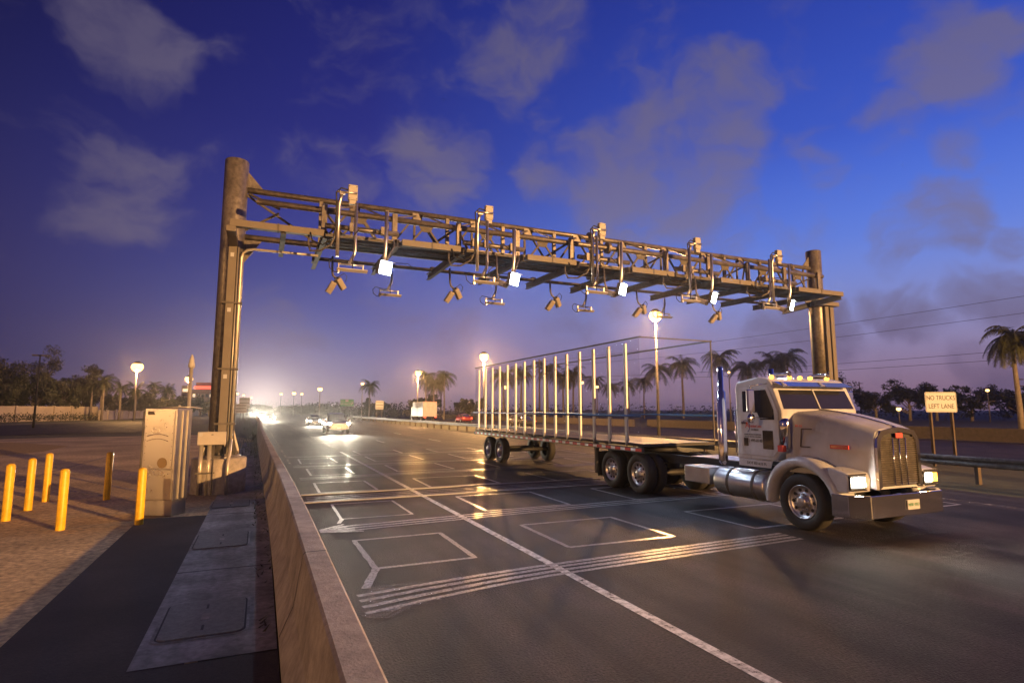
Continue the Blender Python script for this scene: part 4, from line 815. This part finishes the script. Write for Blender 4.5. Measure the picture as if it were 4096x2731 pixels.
# ------------------------------------------------------------------ street lamps
def street_lamp(x, y, z, label, group, m=SODIUM, r=.30, power=0, ang=0.0, arm=0.0):
    t = thing('street_lamp', label, 'street lamp', (x, y, 0), group)
    u = V((math.cos(ang), math.sin(ang), 0)); top = V((x, y, z))
    obj('pole', MB().cyl((x, y, -.1), (x, y, z + .25), .11, .06, 10), GALV, t)
    if arm: obj('arm', MB().tube([top + V((0, 0, .2)), top + u * arm * .5 + V((0, 0, .36)), top + u * arm + V((0, 0, .34))], .04, 6), GALV, t)
    c = top + u * arm + V((0, 0, r + .3)) * (0 if arm else 1)
    obj('hood', MB().lathe(c + V((0, 0, .02)), (0, 0, 1), [(r * .72, r * .48), (r * .7, r * .62), (r * .4, r * .95), (.001, r)], 16), GALVD, t)
    obj('lamp_glass', MB().ball(c + V((0, 0, -.03)), r, 16, 9, (1, 1, .85)), m, t)
    if power: lamp('lamp_light', 'POINT', c + V((0, 0, -r - .1)), SOD, power, t, .25)
    return t
MED = 'lit lamps along the median'
street_lamp(40, -57, 12.2, 'street lamp behind the camera lighting the lot and gantry', MED, power=0.85e6)
street_lamp(-33, -1, 7.2, 'street lamp off to the left of the lot lighting the barrier side', 'lit lamps left of the road', power=20000)
street_lamp(23.4, 30, 7.55, 'brightest lit street lamp, behind the truck trailer', MED, r=.42, power=12000, ang=math.pi)
street_lamp(26.6, 70, 8.2, 'lit street lamp in the median beyond the trailer posts', MED, r=.6, power=30000, ang=math.pi)
street_lamp(24.4, 96, 7.6, 'smaller lit street lamp further along the median', MED, r=.5, power=20000, ang=math.pi)
street_lamp(-22.4, 130, 9.0, 'bright lit street lamp above the left palms', 'lit lamps left of the road', r=1.05, power=13000, ang=math.pi)
street_lamp(-18.7, 180, 9.2, 'lit street lamp next to the pointed sensor mast', 'lit lamps left of the road', r=1.0, power=9000, ang=math.pi)
FAR = [(9.7, 110, 5.15, .42, 'low far lamp at the foot of the far roadway glow'), (17.3, 110, 6.4, .3, 'slim far lamp left of the green exit sign'), (9.6, 200, 6.5, .6, 'pair lamp of the distant median, nearer one'), (7.4, 260, 7.8, .55, 'distant median lamp nearest the vanishing point'), (12.0, 200, 6.5, .4, 'dim distant lamp right of the pair lamp'),
       (55, 130, 6.8, .55, 'lamp behind the tall palm group beyond the far roadway'), (77, 130, 8.4, .5, 'lamp between two trailer posts in front of the palm row'), (56.5, 90, 5.7, .3, 'low lamp below the palm row'), (59, 60, 6.8, .16, 'lamp with a visible head above the truck cab'), (70.5, 60, 3.6, .25, 'lamp seen beside the truck windscreen'),
       (91.6, 58, 1.6, .34, 'low orange lamp left of the truck sign'), (120, 60, 5.0, .3, 'lamp right of the truck sign near the right edge'), (-8.9, 250, 7.6, .5, 'distant lamp left of the road, nearest the column'), (-7.0, 262, 7.3, .45, 'distant lamp left of the road, right of its twin'), (-4.6, 300, 7.0, .5, 'farthest distant lamp left of the road')]
for x, y, z, r, lab in FAR: street_lamp(x, y, z, lab, 'far lit lamps', SODFAR, r, 0, math.pi)
t = thing('unlit_lamp', 'tall unlit lamp post with a double head among the left trees', 'street lamp', (-24.6, 85, 0))
obj('pole', MB().cyl((-24.6, 85, 0), (-24.6, 85, 8.6), .13, .07, 8), DARK, t)
for s in (-1, 1): obj('lamp_head', MB().box(-24.6 + s * .3 - .45, -24.6 + s * .3 + .45, 84.8, 85.2, 8.5, 8.66), GALVD, t)

# ------------------------------------------------------------------ trees, palms, hedges
def leaves(mb, c, r, n, size, rng, sq=(1, 1, 1)):
    for _ in range(n):
        d = V((rng.gauss(0, 1), rng.gauss(0, 1), rng.gauss(0, 1))); d.normalize(); d *= r * rng.random() ** .45
        p = V(c) + V((d.x * sq[0], d.y * sq[1], d.z * sq[2]))
        u = V((rng.gauss(0, 1), rng.gauss(0, 1), rng.gauss(0, 1))).normalized(); w = u.orthogonal().normalized(); s = size * rng.uniform(.6, 1.3)
        mb.add([p - u * s, p + w * s * .45, p + u * s, p - w * s * .45], [(0, 1, 2, 3)])
def broad_tree(seed, h, spread, m, airy=False):
    rng = random.Random(seed); tr = MB(); cr = MB()
    tr.tube([(0, 0, -.2), (rng.uniform(-.2, .2), 0, h * .3), (rng.uniform(-.3, .3), 0, h * .62)], [.32, .22, .08], 8)
    for k in range(16 if airy else 13):
        a = rng.uniform(0, 6.28); z0 = h * rng.uniform(.16, .55); rr = spread * rng.uniform(.35, 1.0); z1 = min(h * .97, z0 + h * rng.uniform(.15, .5))
        if airy: z1 = h * (1 - .75 * (rr / spread) ** 1.6) * rng.uniform(.8, 1.05)
        tip = V((math.cos(a) * rr, math.sin(a) * rr, z1))
        tr.tube([(0, 0, z0), V((0, 0, z0)).lerp(tip, .5) + V((0, 0, .3)), tip], [.11, .07, .03], 6)
        for q in range(5 if airy else 4):
            f = rng.uniform(.45, 1.08); c = V((0, 0, z0)).lerp(tip, f) + V((rng.gauss(0, .5), rng.gauss(0, .5), rng.gauss(0, .5)))
            leaves(cr, c, h * (.065 if airy else .115) * rng.uniform(.7, 1.3), 75 if airy else 95, .22 if airy else .26, rng, (1.2, 1.2, .9))
    return tr, cr
def make_tree(name, label, x, y, h, spread, seed, m=LEAF, airy=False, group='trees along the lot wall', rz=0):
    tr, cr = broad_tree(seed, h, spread, m, airy); t = thing(name, label, 'tree', (0, 0, 0), group)
    obj('trunk', tr, BARK, t); obj('crown', cr, m, t); t.location = (x, y, 0); t.rotation_euler = (0, 0, rz); return t
def palm(seed, h, fr=20, fl=2.6, droop=1.0):
    rng = random.Random(seed); tr = MB().tube([(0, 0, -.2), (.04, 0, h * .3), (.0, .05, h * .7), (0, 0, h)], [.24, .21, .17, .12], 10)
    cr = MB(); cr.tube([(0, 0, h - .1), (0, 0, h + .55)], [.14, .07], 8)
    for k in range(fr):
        a = k * 2.4 + rng.uniform(-.2, .2); e = rad(rng.uniform(-20, 75)); u = V((math.cos(a), math.sin(a), 0)); p = V((0, 0, h + .3)); d = (u * math.cos(e) + V((0, 0, math.sin(e)))).normalized(); ln = fl * rng.uniform(.8, 1.1); pts = [p]; nst = 11
        for i in range(nst): d = (d + V((0, 0, -.16 * droop))).normalized(); p = p + d * ln / nst; pts.append(p)
        cr.tube(pts, [.035 * (1 - i / (nst + 2)) for i in range(nst + 1)], 4, False)
        side = u.cross(V((0, 0, 1)))
        for i in range(1, nst + 1):
            for j in (0, .33, .66):
                q = pts[i - 1].lerp(pts[i], j); dd = (pts[i] - pts[i - 1]).normalized(); le = .24 * fl * math.sin(math.pi * (.12 + .85 * i / (nst + 1))) + .08
                for s in (-1, 1):
                    tip = q + (side * s * .75 + dd * .45 + V((0, 0, rng.uniform(-1.1, -.1)))).normalized() * le
                    cr.add([q - dd * .045, q + dd * .045, tip], [(0, 1, 2)])
    return tr, cr
def make_palm(seed, h, label, x, y, m=PALM, group=None, **k):
    tr, cr = palm(seed, h, **k); t = thing('palm_tree', label, 'palm tree', (0, 0, 0), group)
    obj('trunk', tr, BARK, t); obj('crown', cr, m, t); t.location = (x, y, 0); return t
LT = 'trees along the lot wall'
make_tree('pine_tree', 'tall ragged feathery tree rising highest on the left', -41.5, 142, 16.3, 8.5, 3, NEED, True)
make_tree('pine_tree', 'leaning feathery tree at the far left edge', -47.2, 140, 13.5, 6.0, 5, NEED, True)
make_tree('pine_tree', 'thin feathery tree just left of the lit palms', -35.6, 152, 13.0, 3.6, 8, NEED, True)
for i, (x, y, h, s) in enumerate(((-49, 138, 9.5, 5), (-44.5, 137, 8.2, 4.5), (-40.2, 139, 8.6, 4.5), (-37, 143, 7.6, 4.2), (-35, 148, 7.8, 4))):
    make_tree('broadleaf_tree', ('leftmost dense dark tree behind the pale wall', 'second dense dark tree from the left behind the pale wall', 'third dense dark tree from the left, under the tall feathery tree', 'fourth dense dark tree from the left behind the pale wall', 'fifth dense dark tree, beside the lit palms')[i], x, y, h, s, 20 + i)
for i, (x, y, h) in enumerate(((-32.0, 142, 7.0), (-31.2, 146, 6.6), (-29.6, 140, 7.6), (-27.4, 144, 6.4), (-25.0, 146, 6.0))):
    make_palm(40 + i, h, f'{ORD[i]} palm from the left in the lamp-lit row behind the lot wall', x, y, PALM, 'lamp-lit palms behind the lot wall', fl=2.9)
for i, (x, y, h) in enumerate(((-28.4, 190, 8.6), (-24.8, 190, 7.3), (-27, 205, 8))):
    make_palm(50 + i, h, ('taller hazy palm right of the bright left lamp', 'hazy palm standing alone left of the sensor mast', 'hazy palm half hidden behind the taller one')[i], x, y, PALM, 'hazy palms left of the sensor mast', fl=3.2)
for i, (x, y, h, s) in enumerate(((-31.5, 168, 6.3, 4), (-28.5, 176, 6.6, 4.5), (-26, 184, 6.4, 4.5), (-23, 200, 6.5, 5), (-17.5, 205, 5.6, 5), (-14, 190, 5.0, 3.6))):
    make_tree('broadleaf_tree', f'{ORD[i]} bushy tree from the left in the hazy row behind the hedge', x, y, h, s, 60 + i, LEAF, False, 'bushy trees behind the hedge')
def hedge(name, label, pts, w, h, seed, dens=60, m=LEAF, size=.16):
    rng = random.Random(seed); mb = MB()
    for p, q in zip(pts, pts[1:]):
        p, q = V((*p, 0)), V((*q, 0)); k = max(1, int((q - p).length / .8))
        for i in range(k): leaves(mb, p.lerp(q, (i + rng.random()) / k) + V((0, 0, h * rng.uniform(.35, .65))), h * rng.uniform(.45, .7), dens, size, rng, (w, w, 1))
    return single(name, mb, m, label, 'hedge')
hedge('hedge', 'dark shaggy hedge in front of the pale wall', [(-52, 116), (-41, 123), (-33, 137), (-30.6, 141)], 1.2, 1.5, 3)
hedge('hedge', 'trimmed hedge along the top of the lit wall', [(-30.2, 144), (-27.5, 163), (-25, 185), (-20, 240)], .8, 1.2, 4, 70)
C.objects['hedge.001'].location.z = 1.9
def wall(label, pts, h):
    t = thing('panel_wall', label, 'wall', (*pts[0], 0), 'lot boundary walls'); mb = MB()
    for p, q in zip(pts, pts[1:]):
        p, q = V((*p, 0)), V((*q, 0)); d = (q - p); k = max(1, int(d.length / 3.6)); mb.bar(p + V((0, 0, h / 2 - .1)), q + V((0, 0, h / 2 - .1)), .15, h + .2)
        for i in range(k): c = p + d * (i / k); obj('pilaster', MB().box(c.x - .2, c.x + .2, c.y - .2, c.y + .2, -.1, h + .12), WALLM, t)
    obj('panel', mb, WALLM, t)
wall('taller pale wall panels behind the dark hedge at far left', [(-56, 116), (-42.5, 127), (-35, 141), (-31.6, 146)], 2.75); wall('lower lit wall with a hedge on top', [(-30.4, 142), (-27.9, 163), (-25.4, 185), (-20, 240)], 1.95)
# building with the red roof sign
t = thing('office_building', 'distant building with a glowing red rooftop sign left of the column', 'building', (-27, 320, 0))
obj('wall', MB().box(-32, -16, 318, 330, 0, 11.2), BLD, t); obj('parapet', MB().box(-32.2, -15.8, 317.8, 330.2, 11.2, 11.8), BLD, t); obj('penthouse', MB().box(-30, -22, 320, 328, 11.8, 15.4), mat('red cladding', (.3, .06, .05), .7), t)  # penthouse clad in an even red
obj('rooftop_sign', MB().box(-30.5, -22.5, 317.2, 317.6, 12.2, 13.5), REDSIGN, t)
rng = random.Random(2)
for i in range(8):
    for k in range(3):
        if rng.random() < .75: obj('window', MB().box(-31 + i * 1.85, -29.9 + i * 1.85, 317.9, 317.99, 2.2 + k * 3, 3.7 + k * 3), WINLIT if rng.random() < .4 else GLASS, t)
t = thing('office_tower', 'small bright tower block left of the red-signed building', 'building', (-35.5, 330, 0)); obj('wall', MB().box(-37, -33.5, 328, 336, 0, 14), BLD, t)
for k in range(4): obj('window', MB().box(-36.5, -34, 327.9, 327.99, 2 + k * 3, 3.4 + k * 3), WINLIT if k > 2 else GLASS, t)

# palms beyond the far roadway
PR = 'palms in the row beyond the far roadway'
mast = [palm(70 + i, 1.12 * h, fl=4.0, fr=34, droop=1.25) for i, h in enumerate((8.2, 9.0, 7.6))]
PX = [(31.5, 117), (33.5, 118), (35.2, 116), (47.5, 113), (53.0, 116), (57.5, 112), (61.5, 112), (65.2, 114), (73.5, 118), (78, 118), (82.5, 117), (87, 117), (90.5, 116), (95.0, 112), (98.5, 103), (104, 100), (108.0, 96), (112.5, 96), (117, 92), (25.5, 150), (40.5, 140)]
for i, (x, y) in enumerate(sorted(PX, key=lambda p: p[0] / p[1])):
    k = (i * 7) % 3; tr, cr = mast[k][:2]; sc = (1.38 if 90 < x < 113 else 1.08 if 47 < x < 66 else .88)
    lab = f'{ORD[i]} palm from the left in the dark row beyond the far roadway' if i < 20 else 'last palm on the right of the dark row, behind the truck cab'
    if i < 3:
        t = thing('palm_tree', lab, 'palm tree', (0, 0, 0), PR); obj('trunk', tr, BARK, t); obj('crown', cr, PALM, t); t.location = (x, y, 0); t.scale = (sc,) * 3; mast[k] = (tr, cr, t)
    else: copy_thing(mast[k][2], (x, y, 0), lab, i * 1.7, sc)
t = make_palm(91, 8.3, 'large shaggy palm at the right edge of the picture', 61, 28.2, PALM, None, fl=3.4, fr=44, droop=1.5)
for i, (x, y, h, s) in enumerate(((104, 83, 8, 5), (110, 84, 9.5, 5), (113, 76, 6.5, 5), (117, 72, 7.5, 5), (122, 70, 7, 5.5), (126, 66, 7, 5.5), (130, 60, 6.5, 5), (134, 54, 6.8, 6), (138, 47, 6.5, 6), (36.0, 135, 6, 4), (29, 160, 5, 4), (45, 128, 4.4, 4))):
    make_tree('broadleaf_tree', f'{ORD[i]} dark round tree from the left on the right-hand skyline' if i < 9 else ('bushy tree beside the palm clump right of the green sign', 'low bushy tree near the green exit sign', 'low bushy tree between the first palms of the far row')[i - 9], x, y, h, s, 100 + i, LEAF, False, 'dark trees beyond the far roadway')
def scrub(name, pts, h, seed, size):
    rng = random.Random(seed); mb = MB()
    for p, q in zip(pts, pts[1:]):
        p, q = V((*p, 0)), V((*q, 0)); k = int((q - p).length / 1.6)
        for i in range(k): leaves(mb, p.lerp(q, (i + rng.random()) / k) + V((rng.uniform(-2, 2), rng.uniform(-2, 2), h * .45)), h * rng.uniform(.4, .75), 46, size, rng, (1.5, 1.5, 1))
    o = obj(name, mb, LEAF); o['kind'] = 'stuff'; return o
scrub('scrub', [(22, 190), (36, 130), (60, 124), (95, 122), (118, 100), (150, 62), (165, 20)], 3.6, 9, .34)
scrub('far_wood', [(-60, 330), (-12, 420), (8, 700)], 6, 10, .7); scrub('far_wood', [(14, 520), (22, 300), (26, 215), (48, 190)], 4.6, 11, .5)
struct('far_barrier', MB().box(45.0, 45.3, -60, 60, 0, .9).box(43, 43.3, 60.2, 150, 0, .9), DARKCONC)
# utility poles and wires
poles = []
for i, (x, y, h, lab) in enumerate(((54.6, 110, 12.9, 'tall wooden utility pole among the dark palms'), (44.6, 150, 10.9, 'wooden utility pole left of the trailer posts'), (126, 108, 9, 'short wooden pole on the right skyline above the windscreen'), (157, 110, 10, 'wooden pole on the right skyline left of the truck sign'), (126, 58, 8, 'thin pole near the right edge of the picture'))):
    t = thing('utility_pole', lab, 'pole', (x, y, 0), 'wooden utility poles'); obj('pole', MB().cyl((x, y, -.2), (x, y, h), .22, .14, 8), WOOD, t)
    for q in (.4, 1.6): obj('crossarm', MB().box(x - .1, x + 1.6, y - .08, y + .08, h - q - .08, h - q + .08), WOOD, t)
for i, (p, q) in enumerate((((55.6, 110, 12.5), (80, 10, 15.5)), ((55.8, 110, 11.2), (80.4, 10, 13.6)), ((55.6, 110, 8.8), (80, 10, 9.2)), ((55.9, 110, 8.2), (80.4, 10, 8.2)))):
    single('power_line', MB().tube(arc(p, q, .9, 24), .022, 5), DARK, f'{("top", "second", "third", "lowest")[i]} overhead wire running from the tall utility pole to the right', 'wire', 'overhead wires')
# tufts at the foot of the barrier
b = MB(); rng = random.Random(5)
for _ in range(900):
    y = rng.uniform(6, 70) if rng.random() < .6 else rng.uniform(30, 90); x = .12 + BX(y) + rng.uniform(-.12, .12) - (rng.random() ** 3 * 1.2 if y > 28 else 0); h = rng.uniform(.02, .06) if y < 28 else rng.uniform(.1, .5)
    a = rng.uniform(0, 6.28); b.add([(x, y, .0), (x + .03 * math.cos(a), y + .03 * math.sin(a), 0), (x + .1 * math.cos(a + 1), y + .1 * math.sin(a + 1), h)], [(0, 1, 2)])
o = obj('grass', b, LEAF); o['kind'] = 'stuff'

# ------------------------------------------------------------------ humid night air
HZ = bpy.data.materials.new('humid air'); HZ.use_nodes = True; n_, l_ = HZ.node_tree.nodes, HZ.node_tree.links
n_.remove(n_['Principled BSDF']); pv = n_.new('ShaderNodeVolumePrincipled'); pv.inputs['Color'].default_value = (.92, .9, .9, 1); pv.inputs['Density'].default_value = HAZE; pv.inputs['Anisotropy'].default_value = .86
l_.new(pv.outputs[0], n_['Material Output'].inputs['Volume'])
o = obj('haze', MB().box(-1450, 1450, -350, 2650, -1.2, 19), HZ); o['kind'] = 'stuff'
